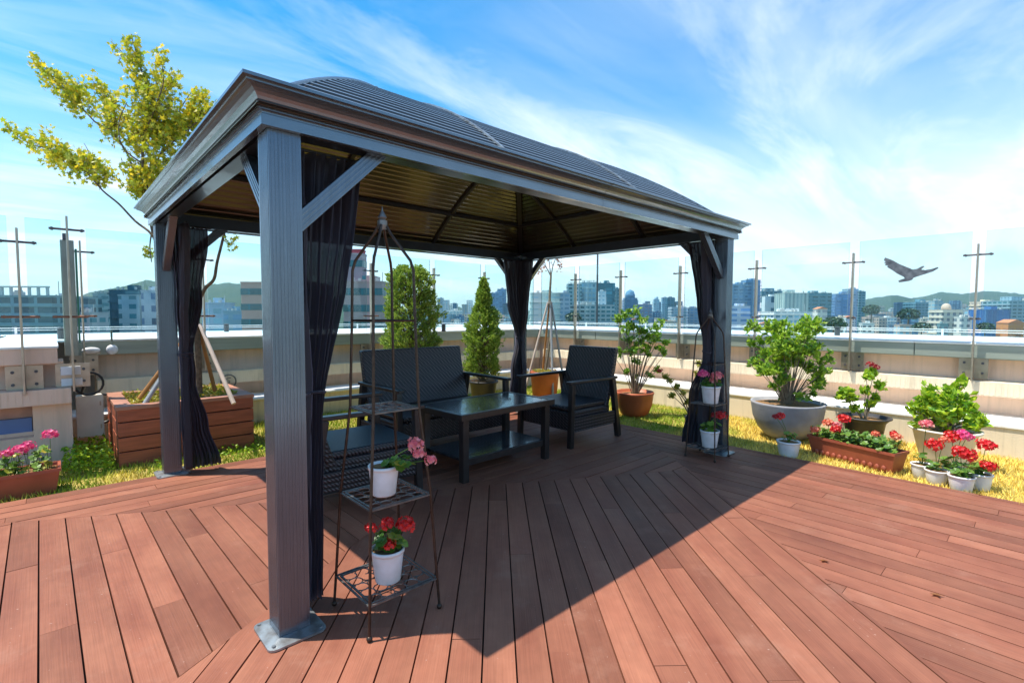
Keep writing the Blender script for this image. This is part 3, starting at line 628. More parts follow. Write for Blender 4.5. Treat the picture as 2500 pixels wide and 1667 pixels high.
# bird stickers on the glass
def bird(o, xa, scale, label, flip=1):
    """flat decal of a bird with raised wings; xa = horizontal axis on the pane"""
    S = [(-0.511, 0.239), (-0.47, 0.205), (-0.507, 0.182), (-0.466, 0.152), (-0.493, 0.125), (-0.42, 0.102), (-0.443, 0.075), (-0.398, 0.045), (-0.318, -0.023), (-0.239, -0.091), (-0.125, -0.166), (-0.091, -0.209), (-0.148, -0.227), (-0.216, -0.261), (-0.193, -0.3), (-0.011, -0.273), (0.045, -0.25), (0.068, -0.205), (0.125, -0.182), (0.261, -0.136), (0.409, -0.08), (0.505, -0.011), (0.489, 0.016), (0.398, -0.018), (0.273, -0.039), (0.198, -0.023), (0.261, 0.045), (0.227, 0.061), (0.125, 0.0), (0.045, -0.011), (-0.034, 0.034), (-0.125, 0.084), (-0.216, 0.136), (-0.318, 0.216), (-0.42, 0.273), (-0.489, 0.307)]
    up = Vector((0, 0, 1)); n = xa.cross(up); vs = []
    for k in (0, 1):
        for a, b in S: vs.append(o+xa*(a*scale*flip)+up*(b*scale)+n*(.0008*k))
    m = len(S); mb = MB(); mb.add(vs, [tuple(range(m)), tuple(range(m, 2*m))[::-1]]+[(i, (i+1) % m, (i+1) % m+m, i+m) for i in range(m)])
    return tag(mb.build('bird_sticker', 'decal'), label, 'sticker')
bird(Vector((6.692, -.985, 1.90)), Vector((0, -1, 0)), .50, 'grey sticker of a flying bird with raised wings on the glass pane at the right')
bird(Vector((-1.0, 3.885, 1.17)), Vector((1, 0, 0)), .13, 'tiny grey bird sticker at the bottom of the glass pane at the far left', 1)

# ------------------------------------------------------------------ gazebo
gz = empty('gazebo', (GL/2, GW/2, 0), 'dark bronze metal gazebo with a curved ribbed hip roof in the middle of the deck', 'gazebo')
for (x, y) in ((0, 0), (0, GW-GP), (GL-GP, 0), (GL-GP, GW-GP)):
    mb = MB(); mb.box(x, y, .012, x+GP, y+GP, 2.12)
    for i in range(8):     # raised reeds on every face
        o = .010+i*.0138
        for (a, b, c, d) in ((x+o, y-.0018, x+o+.0085, y+.001), (x+o, y+GP-.001, x+o+.0085, y+GP+.0018), (x-.0018, y+o, x+.001, y+o+.0085), (x+GP-.001, y+o, x+GP+.0018, y+o+.0085)):
            mb.box(a, b, .05, c, d, 2.10)
    po = mb.build('post', 'bronze', gz, bevel=.0015)
    mb = MB(); e = .055; r = .03; vs = []; cx, cy = x+GP/2, y+GP/2; hh = GP/2+e
    for z, q in ((.0015, 0), (.010, 0), (.020, .05)):
        for sx, sy, a0 in ((1, 1, 0), (-1, 1, 90), (-1, -1, 180), (1, -1, 270)):
            for k in range(5):
                a = R(a0+k*22.5); vs.append((cx+sx*(hh-r)+math.cos(a)*r*(1-q), cy+sy*(hh-r)+math.sin(a)*r*(1-q), z) if q == 0 else (cx+sx*(hh-q-.004)+math.cos(a)*.004, cy+sy*(hh-q-.004)+math.sin(a)*.004, z))
    m = 20; mb.add(vs, [tuple(range(m))[::-1]]+[(i*m+j, i*m+(j+1) % m, (i+1)*m+(j+1) % m, (i+1)*m+j) for i in range(2) for j in range(m)]+[tuple(2*m+j for j in range(m))])
    for sx, sy in ((1, 1), (1, -1), (-1, 1), (-1, -1)): mb.tube([(cx+sx*(hh-.022), cy+sy*(hh-.022), .009), (cx+sx*(hh-.022), cy+sy*(hh-.022), .018)], .008, 8)
    mb.build('base_plate', 'galv', po)
c_ = GP/2
for (x, y, dx, dy) in ((0, 0, 1, 0), (0, 0, 0, 1), (0, GW-GP, 1, 0), (0, GW-GP, 0, -1), (GL-GP, 0, -1, 0), (GL-GP, 0, 0, 1), (GL-GP, GW-GP, -1, 0), (GL-GP, GW-GP, 0, -1)):
    c = Vector((x+c_, y+c_, 0)); d = Vector((dx, dy, 0)); s = d.cross(Vector((0, 0, 1)))
    a = c+d*.055+Vector((0, 0, 1.735)); b = c+d*.46+Vector((0, 0, 2.135))
    mb = MB(); mb.bar(a, b, .052, .068)
    for k in (-.018, 0, .018):
        up = (b-a).normalized().cross(s).normalized(); mb.bar(a+up*k, b+up*k, .056, .009)
    mb.build('brace', 'bronze', gz, bevel=.0015)
# beams inside the cornice
mb = MB()
mb.box(.02, .02, 2.101, GL-.02, .10, 2.20).box(.02, GW-.10, 2.101, GL-.02, GW-.02, 2.20); mb.box(.02, .101, 2.101, .10, GW-.101, 2.20).box(GL-.10, .101, 2.101, GL-.02, GW-.101, 2.20)
mb.build('top_beam', 'bronze_beam', gz)
prof = [(.004, 2.094), (.031, 2.094), (.031, 2.135), (.026, 2.139), (.026, 2.146), (.041, 2.149), (.041, 2.176), (.047, 2.180), (.052, 2.190), (.060, 2.201), (.073, 2.211), (.088, 2.218), (.098, 2.221), (.098, 2.228), (.115, 2.231), (.115, 2.243), (.100, 2.246), (.065, 2.246), (.064, 2.205), (.004, 2.205)]
cor = [((0, 0), (GL, 0)), ((GL, 0), (GL, GW)), ((GL, GW), (0, GW)), ((0, GW), (0, 0))]
sg = {(0, 0): (-1, -1), (GL, 0): (1, -1), (GL, GW): (1, 1), (0, GW): (-1, 1)}
for a, b in cor:
    for half in (0, 1):       # each side is two lengths with a joint in the middle
        mb = MB(); vs = []
        mid = ((a[0]+b[0])/2, (a[1]+b[1])/2); dx, dy = (b[0]-a[0]), (b[1]-a[1]); L = math.hypot(dx, dy); dx /= L; dy /= L; nx, ny = dy, -dx
        ends = [a, None] if half == 0 else [None, b]
        for e in ends:
            for o, z in prof:
                if e is None: s_ = -1 if half == 0 else 1; vs.append((mid[0]+nx*o+dx*s_*.002, mid[1]+ny*o+dy*s_*.002, z))
                else: vs.append((e[0]+sg[e][0]*o, e[1]+sg[e][1]*o, z))
        m = len(prof); mb.add(vs, [tuple(range(m)), tuple(range(m, 2*m))[::-1]]+[(i, i+m, (i+1) % m+m, (i+1) % m) for i in range(m)])
        mb.build('cornice', 'cornice', gz)
# roof: hip with a convex profile; ribs run parallel to the eaves
RA, RN, RB, RO = 0.80, 1.75, 2.165, -0.06; RD = GW/2-RO
def rz(d): q = max(0, 1-(d)/RD); return RB+RA*(1-q**RN)
pitch_r = .060
def rib_samples():
    s = [0]; arc = 0; out = [(0, 0)]
    d = 0; a = 0; res = []
    # walk along the profile, placing a raised rib every pitch
    step = .004; acc = 0; pos = 0
    while d < RD:
        z0, z1 = rz(d), rz(min(RD, d+step)); L = math.hypot(step, z1-z0); acc += L; d += step; pos += L
        res.append((min(d, RD), pos))
    return res
walk = rib_samples()
def d_at(pos):
    for d, p in walk:
        if p >= pos: return d
    return RD
tot = walk[-1][1]; stations = []; p = 0
while p < tot-.07:
    stations += [(d_at(p), 0.0), (d_at(p+.038), 0.0), (d_at(p+.043), .008), (d_at(p+.055), .008)]; p += pitch_r
stations.append((RD, 0))
st2 = []
for d, h in stations:
    if not st2 or d > st2[-1][0]+.0015: st2.append((d, h))
def slope_panel(kind):
    mb = MB(); vs = []
    for d, h in st2:
        z = rz(d)+h; e = d+RO
        if kind == 'front': vs += [(e, e, z), (GL-e, e, z)]
        if kind == 'back': vs += [(GL-e, GW-e, z), (e, GW-e, z)]
        if kind == 'left': vs += [(e, GW-e, z), (e, e, z)]
        if kind == 'right': vs += [(GL-e, e, z), (GL-e, GW-e, z)]
    n = len(st2); mb.add(vs, [(2*i, 2*i+1, 2*i+3, 2*i+2) for i in range(n-1)])
    o = mb.build('roof_panel', 'roofpanel', gz, solid=.003); o.data.materials.append(M['roofrib_glint'])
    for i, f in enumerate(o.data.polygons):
        if st2[i][1] > 0 and st2[i+1][1] > 0: f.material_index = 1  # rib tops take the paler colour as painted glints
    lo = MB(); lo.add([(x, y, z-.012) for x, y, z in vs], [(2*i, 2*i+1, 2*i+3, 2*i+2) for i in range(n-1)])
    c = lo.build('ceiling_panel', 'ceiling', gz, solid=.002); return o
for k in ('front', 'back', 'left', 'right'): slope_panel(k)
def onroof(kind, u, d, off):      # u along eave
    e = d+RO; z = rz(d)+off
    return {'front': (u, e, z), 'back': (u, GW-e, z), 'left': (e, u, z), 'right': (GL-e, u, z)}[kind]
for kind, us in (('front', (1.37, 2.76)), ('back', (1.37, 2.76)), ('left', (1.0, 2.0)), ('right', (1.0, 2.0))):
    for u in us:
        lim = min(RD, (u if u < (GL if kind in ('front', 'back') else GW)/2 else (GL if kind in ('front', 'back') else GW)-u)-RO)
        ds = [.075+(lim-.075)*i/14 for i in range(15)]
        mb = MB()
        for a, b in zip(ds[:-1], ds[1:]): mb.bar(onroof(kind, u, a, .016), onroof(kind, u, b, .016), .022, .010)
        mb.build('seam_cap', 'galv', gz)
        mb = MB()
        for a, b in zip(ds[:-1], ds[1:]): mb.bar(onroof(kind, u, a, -.022), onroof(kind, u, b, -.022), .035, .03)
        mb.build('rafter', 'rafter', gz)
for (sx, sy) in ((0, 0), (1, 0), (0, 1), (1, 1)):
    def hp(d, off):
        e = d+RO; return ((GL-e if sx else e), (GW-e if sy else e), rz(d)+off)
    ds = [.085+(RD-.085)*i/18 for i in range(19)]
    mb = MB(); mb.tube([hp(d, .008) for d in ds], .010, 6); mb.build('hip_cap', 'cornice', gz)
    mb = MB()
    for a, b in zip(ds[:-1], ds[1:]): mb.bar(hp(a, -.03), hp(b, -.03), .05, .04)
    mb.build('hip_rafter', 'rafter', gz)
MB().tube([(RD+RO-.02, GW/2, rz(RD)+.012), (GL-RD-RO+.02, GW/2, rz(RD)+.012)], .016, 8).build('ridge_cap', 'cornice', gz)
dpu = .46
for a, b in (('front', 0), ('back', 0), ('left', 1), ('right', 1)):
    e = dpu+RO; mb = MB(); Lm = GW if b else GL
    mb.bar(onroof(a, e, dpu, -.03), onroof(a, Lm-e, dpu, -.03), .035, .035); mb.build('purlin', 'rafter', gz)
mb = MB(); mb.box(GL-.26, GW-.26, 2.12, GL-.13, GW-.13, 2.15); mb.build('corner_bracket', 'bronze', gz)

# ------------------------------------------------------------------ curtains
def curtain(P, along, keys, label, folds=7, amp=.022, seed=0, zt=2.085, tie=1.0):
    """keys: (z, start, end) widths along; P is the rail start on the post side"""
    t = empty('curtain', (P[0], P[1], zt), label, 'curtain', 'dark curtains tied at the gazebo posts')
    rr = random.Random(seed); ph = rr.uniform(0, 6); P = Vector(P); A = Vector(along); Nn = A.cross(Vector((0, 0, 1)))
    nu, nv = 90, 44; vs = []
    zs = [zt+(keys[-1][0]-zt)*j/(nv-1) for j in range(nv)]
    for z in zs:
        for (z0, s0, e0), (z1, s1, e1) in zip(keys[:-1], keys[1:]):
            if z <= z0+1e-6 and z >= z1-1e-6:
                f = (z0-z)/(z0-z1); f = f*f*(3-2*f); s, e = s0+(s1-s0)*f, e0+(e1-e0)*f; break
        w = e-s; gather = min(1.0, max(.30, w/.30))
        for i in range(nu):
            u = i/(nu-1); k = 2*math.pi*folds*u+ph
            off = amp*(math.sin(k)+.35*math.sin(2.3*k+z*2.1)+.25*math.sin(k*.5+z*3))*(1.25-.25*gather)+.012*noise.noise(Vector((u*5+seed, z*3.2, seed)))+.006*noise.noise(Vector((u*16, z*9, seed+5)))
            vs.append(P+A*(s+w*(u+.012*math.sin(k*1.0+1))+.012*noise.noise(Vector((z*4, seed, u*2))))+Nn*off+Vector((0, 0, z+(.014*noise.noise(Vector((u*7, seed, 0))) if z < .2 else 0))))
    fs = [(j*nu+i, (j+1)*nu+i, (j+1)*nu+i+1, j*nu+i+1) for j in range(nv-1) for i in range(nu-1)]
    mb = MB(); mb.add(vs, fs); mb.build('drape', 'curtain', t, True, solid=.0015)
    for (z0, s0, e0) in keys:
        if abs(z0-tie) < .01:
            mb = MB(); c = P+A*((s0+e0)/2)+Vector((0, 0, z0)); q = (e0-s0)/2+.006
            mb.tube([c+A*(q*math.cos(a))+Nn*(amp*1.9*math.sin(a))+Vector((0, 0, .01*math.sin(a))) for a in [i*.42 for i in range(16)]], .007, 6); mb.build('tieback', 'curtain', t)
    mb = MB(); mb.tube([P+A*(keys[0][1]-.03)+Vector((0, 0, zt+.006)), P+A*(keys[0][2]+.03)+Vector((0, 0, zt+.006))], .007, 6)
    mb.build('rail', 'rafter', t)
    return t
curtain((0, .165, 0), (1, 0, 0), [(2.085, .14, .47), (1.95, .14, .45), (1.5, .14, .38), (1.0, .15, .27), (.55, .14, .255), (.04, .14, .245)], 'dark curtain gathered on the right side of the near gazebo post', 7, .02, 1)
curtain((.165, 0, 0), (0, 1, 0), [(2.085, .14, .42), (1.6, .13, .34), (1.0, .12, .20), (.55, .13, .24), (.05, .13, .30)], 'dark curtain hanging on the left side of the near gazebo post', 6, .02, 2)
curtain((0, GW-.165, 0), (1, 0, 0), [(2.085, .09, .36), (1.5, .12, .30), (1.02, .13, .225), (.8, .13, .23), (.4, .13, .32), (.04, .14, .41)], 'dark curtain tied at the left gazebo post and flaring out at its foot', 8, .026, 3, tie=1.02)
curtain((.165, GW, 0), (0, -1, 0), [(2.085, .14, .38), (1.5, .14, .30), (1.0, .13, .20), (.5, .13, .22), (.05, .13, .24)], 'dark curtain on the near side of the left gazebo post', 6, .02, 4)
curtain((GL, GW-.165, 0), (-1, 0, 0), [(2.085, .14, .46), (1.5, .14, .38), (1.05, .14, .22), (.6, .14, .32), (.04, .14, .40)], 'dark curtain tied on the left side of the back gazebo post', 7, .024, 5, tie=1.05)
curtain((GL-.165, GW, 0), (0, -1, 0), [(2.085, .14, .40), (1.4, .14, .30), (1.0, .14, .22), (.5, .14, .26), (.05, .14, .3)], 'dark curtain on the right side of the back gazebo post', 6, .02, 6)
curtain((GL-.075, 0, 0), (0, 1, 0), [(2.085, .10, .42), (1.5, .10, .32), (1.0, .11, .24), (.5, .12, .40), (.04, .12, .46)], 'dark curtain gathered behind the small plant stand at the right gazebo post', 8, .03, 7)
curtain((GL, .165, 0), (-1, 0, 0), [(2.085, .14, .30), (1.5, .14, .26), (1.0, .14, .2), (.5, .14, .24), (.05, .14, .26)], 'dark curtain on the front side of the right gazebo post', 6, .02, 8)

# ------------------------------------------------------------------ furniture (things in their own coordinates, seat facing +X)
s_world[0] = False
def armchair(width, label, name='armchair', cat='armchair', group=None):
    t = empty(name, (0, 0, 0), label, cat, group); w2 = width/2
    for sy in (-1, 1):
        y = sy*(w2-.03)
        MB().bar((.76, y, 0), (.74, y, .655), .055, .05, (1, 0, 0)).build('leg', 'darkwood', t, bevel=.004)
        MB().bar((-.06, y, 0), (.06, y, .655), .055, .06, (1, 0, 0)).build('leg', 'darkwood', t, bevel=.004)
        MB().box(.0, y-.033, .655, .80, y+.033, .685).build('armrest', 'darkwood', t, bevel=.006)
        MB().box(.03, y-.018, .16, .74, y+.018, .30).build('side_rail', 'wicker', t, bevel=.004)
    MB().box(.05, -w2+.065, .17, .76, w2-.065, .37).build('seat', 'wicker', t, bevel=.02)
    MB().box(.06, -w2+.07, .372, .765, w2-.07, .425).build('seat_pad', 'wicker', t, bevel=.02)
    # leaning back, slightly curved, as one closed panel
    mb = MB(); pts = []; n = 10
    for i in range(n+1):
        f = i/n; z = .28+f*.71; x = .14-.02*math.sin(f*3)-f*.20; pts.append((x, z))
    vs = []
    for (x, z) in pts:
        for y, o in ((-w2+.06, -.035), (w2-.06, -.035), (w2-.06, .035), (-w2+.06, .035)): vs.append((x+o, y, z))
    fs = [(0, 3, 2, 1), (4*n, 4*n+1, 4*n+2, 4*n+3)]
    for i in range(n):
        for j in range(4): fs.append((i*4+j, i*4+(j+1) % 4, (i+1)*4+(j+1) % 4, (i+1)*4+j))
    mb.add(vs, fs); mb.build('backrest', 'wicker', t, bevel=.012)
    return t
ch = armchair(.80, 'dark woven armchair at the back right of the table, facing left', group='dark woven armchairs at the table')
ch.location = (3.95, 1.52, 0); ch.rotation_euler = (0, 0, math.pi)
c2 = copy_tree(ch); c2.location = (.62, 1.50, 0); c2.rotation_euler = (0, 0, R(-4)); c2['label'] = 'dark woven armchair partly behind the near post curtain and the tall plant stand, facing right'
sf = armchair(1.36, 'dark woven two seat sofa behind the table with its back to the planters', 'sofa', 'sofa'); sf.location = (2.27, 2.58, 0); sf.rotation_euler = (0, 0, -math.pi/2)
# table
tb = empty('coffee_table', (1.70, 1.0, 0), 'dark slatted coffee table with a lower shelf between the armchairs', 'table', rz=R(1.5))
TL, TW = 1.12, .66
mb = MB(); n = 9; q = (TW-.08)/n
for i in range(n): mb.box(.045, .04+i*q+.002, .545, TL-.045, .04+(i+1)*q-.002, .562)
mb.box(.04, .035, .53, TL-.04, TW-.035, .545); mb.build('table_top', 'tabletop', tb)
mb = MB(); mb.box(0, 0, .515, TL, .04, .566).box(0, TW-.04, .515, TL, TW, .566).box(0, .0405, .515, .04, TW-.0405, .566).box(TL-.04, .0405, .515, TL, TW-.0405, .566); mb.build('apron', 'darkwood', tb, bevel=.003)
for x in (.04, TL-.10):
    for y in (.03, TW-.09): MB().box(x, y, 0, x+.06, y+.06, .515).build('leg', 'darkwood', tb, bevel=.003)
mb = MB(); n = 8; q = (TW-.14)/n
for i in range(n): mb.box(.07, .07+i*q+.003, .165, TL-.07, .07+(i+1)*q-.003, .185)
mb.build('shelf', 'tabletop', tb); MB().box(.1, .055, .13, TL-.1, .075, .18).build('shelf_rail', 'darkwood', tb)

# ------------------------------------------------------------------ plant stands
def plant_stand(label, shelves, ring, shoulder, joint, tip, rot=0, base=.175, matn='iron'):
    """shelves: list of (z, half size); four legs run through the corners to a pointed finial"""
    t = empty('plant_stand', (0, 0, 0), label, 'plant stand', None)
    ctrl = [(base, 0.02)]+[(h, z) for z, h in shelves]+[ring, shoulder]
    for sx, sy in ((1, 1), (1, -1), (-1, 1), (-1, -1)):
        pts = [(sx*h, sy*h, z) for h, z in ctrl]
        h0, z0 = shoulder
        pts += [(sx*h0*.90, sy*h0*.90, z0+(joint-z0)*.22), (sx*h0*.62, sy*h0*.62, z0+(joint-z0)*.48), (sx*h0*.26, sy*h0*.26, z0+(joint-z0)*.82), (sx*.012, sy*.012, joint)]
        mb = MB(); mb.tube(pts, .0065, 8); lg = mb.build('leg', matn, t)
        mb = MB(); mb.ball((sx*base, sy*base, .013), .013, 6); mb.build('foot', matn, lg, True)
    mb = MB(); mb.lathe([(.016, joint-.02), (.022, joint), (.022, joint+.02), (.013, joint+.026), (.02, joint+.034), (.004, tip-.02), (.001, tip)], (0, 0, 0), 12); mb.build('finial', 'iron_grey', t)
    h, z = ring; mb = MB(); 
    for a, b in (((-h, -h), (h, -h)), ((h, -h), (h, h)), ((h, h), (-h, h)), ((-h, h), (-h, -h))): mb.tube([(a[0], a[1], z), (b[0], b[1], z)], .005, 6)
    mb.build('ring', matn, t)
    for z, h in shelves:
        mb = MB()
        for k, hh in ((0, h), (1, h-.016)):
            for a, b in (((-hh, -hh), (hh, -hh)), ((hh, -hh), (hh, hh)), ((hh, hh), (-hh, hh)), ((-hh, hh), (-hh, -hh))): mb.bar((a[0], a[1], z), (b[0], b[1], z), .009, .006)
        fr = mb.build('shelf', 'iron_grey', t)
        mb = MB(); rr = random.Random(int(z*100)+5); k = 5; hh = h-.016; s = 2*hh/k
        for i in range(k):
            for j in range(k):
                cx, cy = -hh+(i+.5)*s, -hh+(j+.5)*s; r = s*.52; a0 = rr.uniform(0, 6)
                mb.tube([(cx+r*math.cos(a0+a), cy+r*math.sin(a0+a), z) for a in [q*.55 for q in range(rr.choice((9, 12)))]], .0028, 4)
        for i in range(1, k, 2): mb.tube([(-hh, -hh+i*s, z), (hh, -hh+i*s, z)], .002, 4)
        mb.build('scrollwork', 'iron_grey', fr)
    return t
ps = plant_stand('tall wrought iron plant stand with a pointed finial in front of the near gazebo post', [(.145, .168), (.54, .148), (.94, .112)], (.102, 1.335), (.098, 1.56), 1.76, 1.845)
ps.location = (.452, -.075, 0)
p2 = plant_stand('small wrought iron plant stand in front of the curtain of the right gazebo post', [(.10, .140), (.52, .122)], (.104, .90), (.092, 1.16), 1.35, 1.43, base=.145)
p2.location = (3.955, .08, 0)

# ------------------------------------------------------------------ pots and flowers
def pot_prof(r, h, taper=.78): return [(r*taper*.96, 0), (r*taper, .004), (r*.97, h*.86), (r*.97, h*.87), (r*1.03, h*.88), (r*1.04, h), (r*.95, h), (r*.93, h*.88), (.001, h*.88)]
def geranium(loc, r, h, label, heads, leaves=16, spread=.09, lh=.07, name='potted_geranium', cat='potted flower', group=None, lean=(0, 0), potm='white_plastic', seed=1, taper=.78, yellow=0, lsz=.028):
    random.seed(seed)
    t = empty(name, loc, label, cat, group)
    MB().lathe(pot_prof(r, h, taper), (0, 0, 0), 28, cap=True).build('pot', potm, t, True)
    MB().lathe([(.001, 0), (r*.93, 0), (r*.93, .004), (.001, .008)], (0, 0, h*.885), 20, False).build('soil', 'soil', t)
    base = Vector((0, 0, h*.9)); sm = MB(); lf = MB(); ly = MB()
    for i in range(leaves):
        a = rnd(0, 6.28); q = spread*math.sqrt(rnd(.05, 1)); p = base+Vector((q*math.cos(a)+lean[0]*rnd(.3, 1), q*math.sin(a)+lean[1]*rnd(.3, 1), lh*rnd(.15, 1)))
        sm.tube([base+Vector((rnd(-.01, .01), rnd(-.01, .01), 0)), (base+p)/2+Vector((0, 0, .012)), p], .0018, 5)
        disc_leaf(ly if i < yellow else lf, p, lsz*rnd(.7, 1.15), Vector((math.cos(a)*.5, math.sin(a)*.5, 1))+Vector((rnd(-.4, .4), rnd(-.4, .4), 0)))
    for (dx, dy, dz, fr, fm) in heads:
        c = base+Vector((dx, dy, dz)); sm.tube([base, base+Vector((dx*.4, dy*.4, dz*.55)), c], .0024, 5); flower_head('flower_head', c, fr, fm, t)
    sm.build('stems', 'geranium_leaf', t); lf.build('leaves', 'geranium_leaf', t)
    if yellow: ly.build('yellow_leaves', 'leaf_yellow', t)
    return t
rx, ry = Rv.x, Rv.y       # right in the view, used to place blooms left or right of a pot
def vr(s, f=0): return (rx*s+Fv.x*f, ry*s+Fv.y*f)
def hd(s, z, r, m, f=0): return (*vr(s, f), z, r, m)
geranium((.452-.005, -.10, .146), .074, .150, 'white pot with three red geranium heads on the bottom shelf of the tall plant stand', [hd(.0, .125, .036, 'petal_red'), hd(.085, .12, .04, 'petal_red'), hd(-.075, .105, .026, 'petal_red'), hd(.02, .055, .03, 'petal_red', -.05)], 26, .075, .10, seed=3, yellow=2, lsz=.034)
geranium((.44, -.085, .545), .068, .135, 'white pot with leaning pink geranium blooms on the middle shelf of the tall plant stand', [hd(.145, .105, .036, 'petal_pink'), hd(.165, .072, .028, 'petal_pink', -.03), hd(.215, .035, .026, 'petal_pink')], 18, .06, .05, lean=vr(.10), seed=5, yellow=1, lsz=.032)
geranium((3.94, .05, .525), .085, .165, 'white pot with pink blooms on the upper shelf of the small plant stand', [hd(-.075, .13, .045, 'petal_magenta'), hd(.055, .115, .05, 'petal_pink'), hd(.02, .07, .032, 'petal_pink')], 22, .08, .08, seed=8, lsz=.035)
geranium((3.94, .05, .105), .085, .16, 'white pot with dark red blooms on the lowest shelf of the small plant stand', [hd(.10, .155, .05, 'petal_red'), hd(.05, .16, .036, 'petal_dark')], 20, .08, .09, seed=9, yellow=2, lsz=.034)
geranium((4.66, -.41, -.03), .105, .155, 'lone white pot with one red bloom on the lawn in front of the grey bowl', [hd(-.09, .26, .045, 'petal_red'), hd(-.135, .255, .03, 'petal_dark')], 14, .07, .12, seed=10, yellow=1, lsz=.03)
gg = 'white pots of geraniums in front of the big cream pot'
geranium((4.62, -1.69, -.03), .085, .13, 'front white pot of the red geranium cluster at the right', [hd(.05, .17, .055, 'petal_red'), hd(-.02, .20, .055, 'petal_red')], 18, .08, .08, group=gg, seed=11, lsz=.035)
geranium((4.80, -1.79, -.03), .075, .13, 'rightmost white pot of the red geranium cluster', [hd(.03, .24, .06, 'petal_red'), hd(.0, .09, .05, 'petal_red', -.06)], 16, .07, .08, group=gg, seed=12, lsz=.035)
geranium((4.85, -1.62, -.03), .075, .13, 'white pot of the red cluster half hidden behind the front pot', [hd(-.03, .27, .055, 'petal_red'), hd(.06, .29, .05, 'petal_magenta'), hd(.10, .27, .045, 'petal_magenta')], 16, .08, .10, group=gg, seed=13, lsz=.035)
geranium((4.70, -1.53, -.03), .08, .12, 'second white pot from the left in the red geranium cluster', [hd(-.03, .22, .055, 'petal_red'), hd(.05, .26, .035, 'petal_coral')], 16, .07, .08, group=gg, seed=14, lsz=.032)
geranium((4.82, -1.42, -.03), .08, .12, 'leftmost white pot of the cluster with one tall pink bloom', [hd(.02, .36, .045, 'petal_pink')], 10, .06, .10, group=gg, seed=15, lsz=.03)
def trough(loc, rz_, L, W, Hh, label, heads, nleaf, lh, seed, lm='geranium_leaf', yellow=0, span=(0, 1)):
    random.seed(seed)
    t = empty('flower_trough', loc, label, 'flower trough', 'terracotta coloured plastic troughs', rz_)
    mb = MB(); b = .03
    mb.add([(b, b, 0), (L-b, b, 0), (L-b, W-b, 0), (b, W-b, 0), (0, 0, Hh), (L, 0, Hh), (L, W, Hh), (0, W, Hh), (.012, .012, Hh), (L-.012, .012, Hh), (L-.012, W-.012, Hh), (.012, W-.012, Hh), (.02, .02, Hh-.03), (L-.02, .02, Hh-.03), (L-.02, W-.02, Hh-.03), (.02, W-.02, Hh-.03)],
           [(0, 3, 2, 1), (0, 1, 5, 4), (1, 2, 6, 5), (2, 3, 7, 6), (3, 0, 4, 7), (4, 5, 9, 8), (5, 6, 10, 9), (6, 7, 11, 10), (7, 4, 8, 11), (8, 9, 13, 12), (9, 10, 14, 13), (10, 11, 15, 14), (11, 8, 12, 15)])
    for i in range(12 if L < 1 else 0): x = .06+(L-.12)*(i+.5)/12; mb.ball((x, .014, .04), .020, 5, (1, .6, 1.2))
    bx = mb.build('box', 'trough', t)
    mb = MB()
    for (x0, y0, x1, y1) in ((-.006, -.006, L+.006, 0), (-.006, W, L+.006, W+.006), (-.006, 0, 0, W), (L, 0, L+.006, W)): mb.box(x0, y0, Hh-.022, x1, y1, Hh+.003)
    mb.build('rim', 'trough', bx)
    MB().box(.02, .02, Hh-.035, L-.02, W-.02, Hh-.025).build('soil', 'soil', t)
    lf = MB(); sm = MB(); ly = MB()
    for i in range(nleaf):
        x = L*(span[0]+(span[1]-span[0])*rnd(.03, .97)); p = Vector((x, W*rnd(0, 1), Hh+lh*rnd(-.1, 1)))
        b0 = Vector((x+rnd(-.03, .03), W/2, Hh-.03)); sm.tube([b0, (b0+p)/2, p], .002, 4); disc_leaf(ly if i < yellow else lf, p, rnd(.018, .034), Vector((rnd(-.6, .6), rnd(-.9, .3), 1)))
    for (x, y, z, r, m) in heads:
        sm.tube([(x, W/2, Hh-.03), (x, y*.5+W/4, Hh+z*.6), (x, y, Hh+z)], .0026, 4); flower_head('flower_head', (x, y, Hh+z), r, m, t)
    sm.build('stems', 'geranium_leaf', t); lf.build('leaves', lm, t)
    if yellow: ly.build('yellow_leaves', 'leaf_yellow', t)
    return t
a_ = math.atan2(-1.22+.42, 4.70-4.95)
trough((4.93, -.50, -.03), a_, .78, .22, .19, 'red brown trough of red and coral geraniums beside the deck edge at the right', [(.07, .0, .06, .045, 'petal_coral'), (.13, .12, .13, .05, 'petal_coral'), (.20, .14, .12, .04, 'petal_pink'), (.245, .04, .10, .045, 'petal_red'), (.275, .12, .20, .055, 'petal_red'), (.57, .10, .12, .035, 'petal_coral'), (.68, .18, .13, .04, 'petal_red'), (.71, .16, .12, .04, 'petal_coral')], 210, .10, 21)
trough((-1.72, 3.06, -.03), .0, 1.08, .26, .19, 'red brown trough of magenta geraniums at the left edge beside the deck', [(.85, .12, .16, .05, 'petal_magenta'), (.90, .12, .18, .045, 'petal_magenta'), (1.03, .12, .25, .05, 'petal_magenta'), (.79, .10, .15, .04, 'petal_magenta'), (.5, .12, .2, .05, 'petal_magenta')], 210, .15, 22, yellow=60, span=(.05, .97))

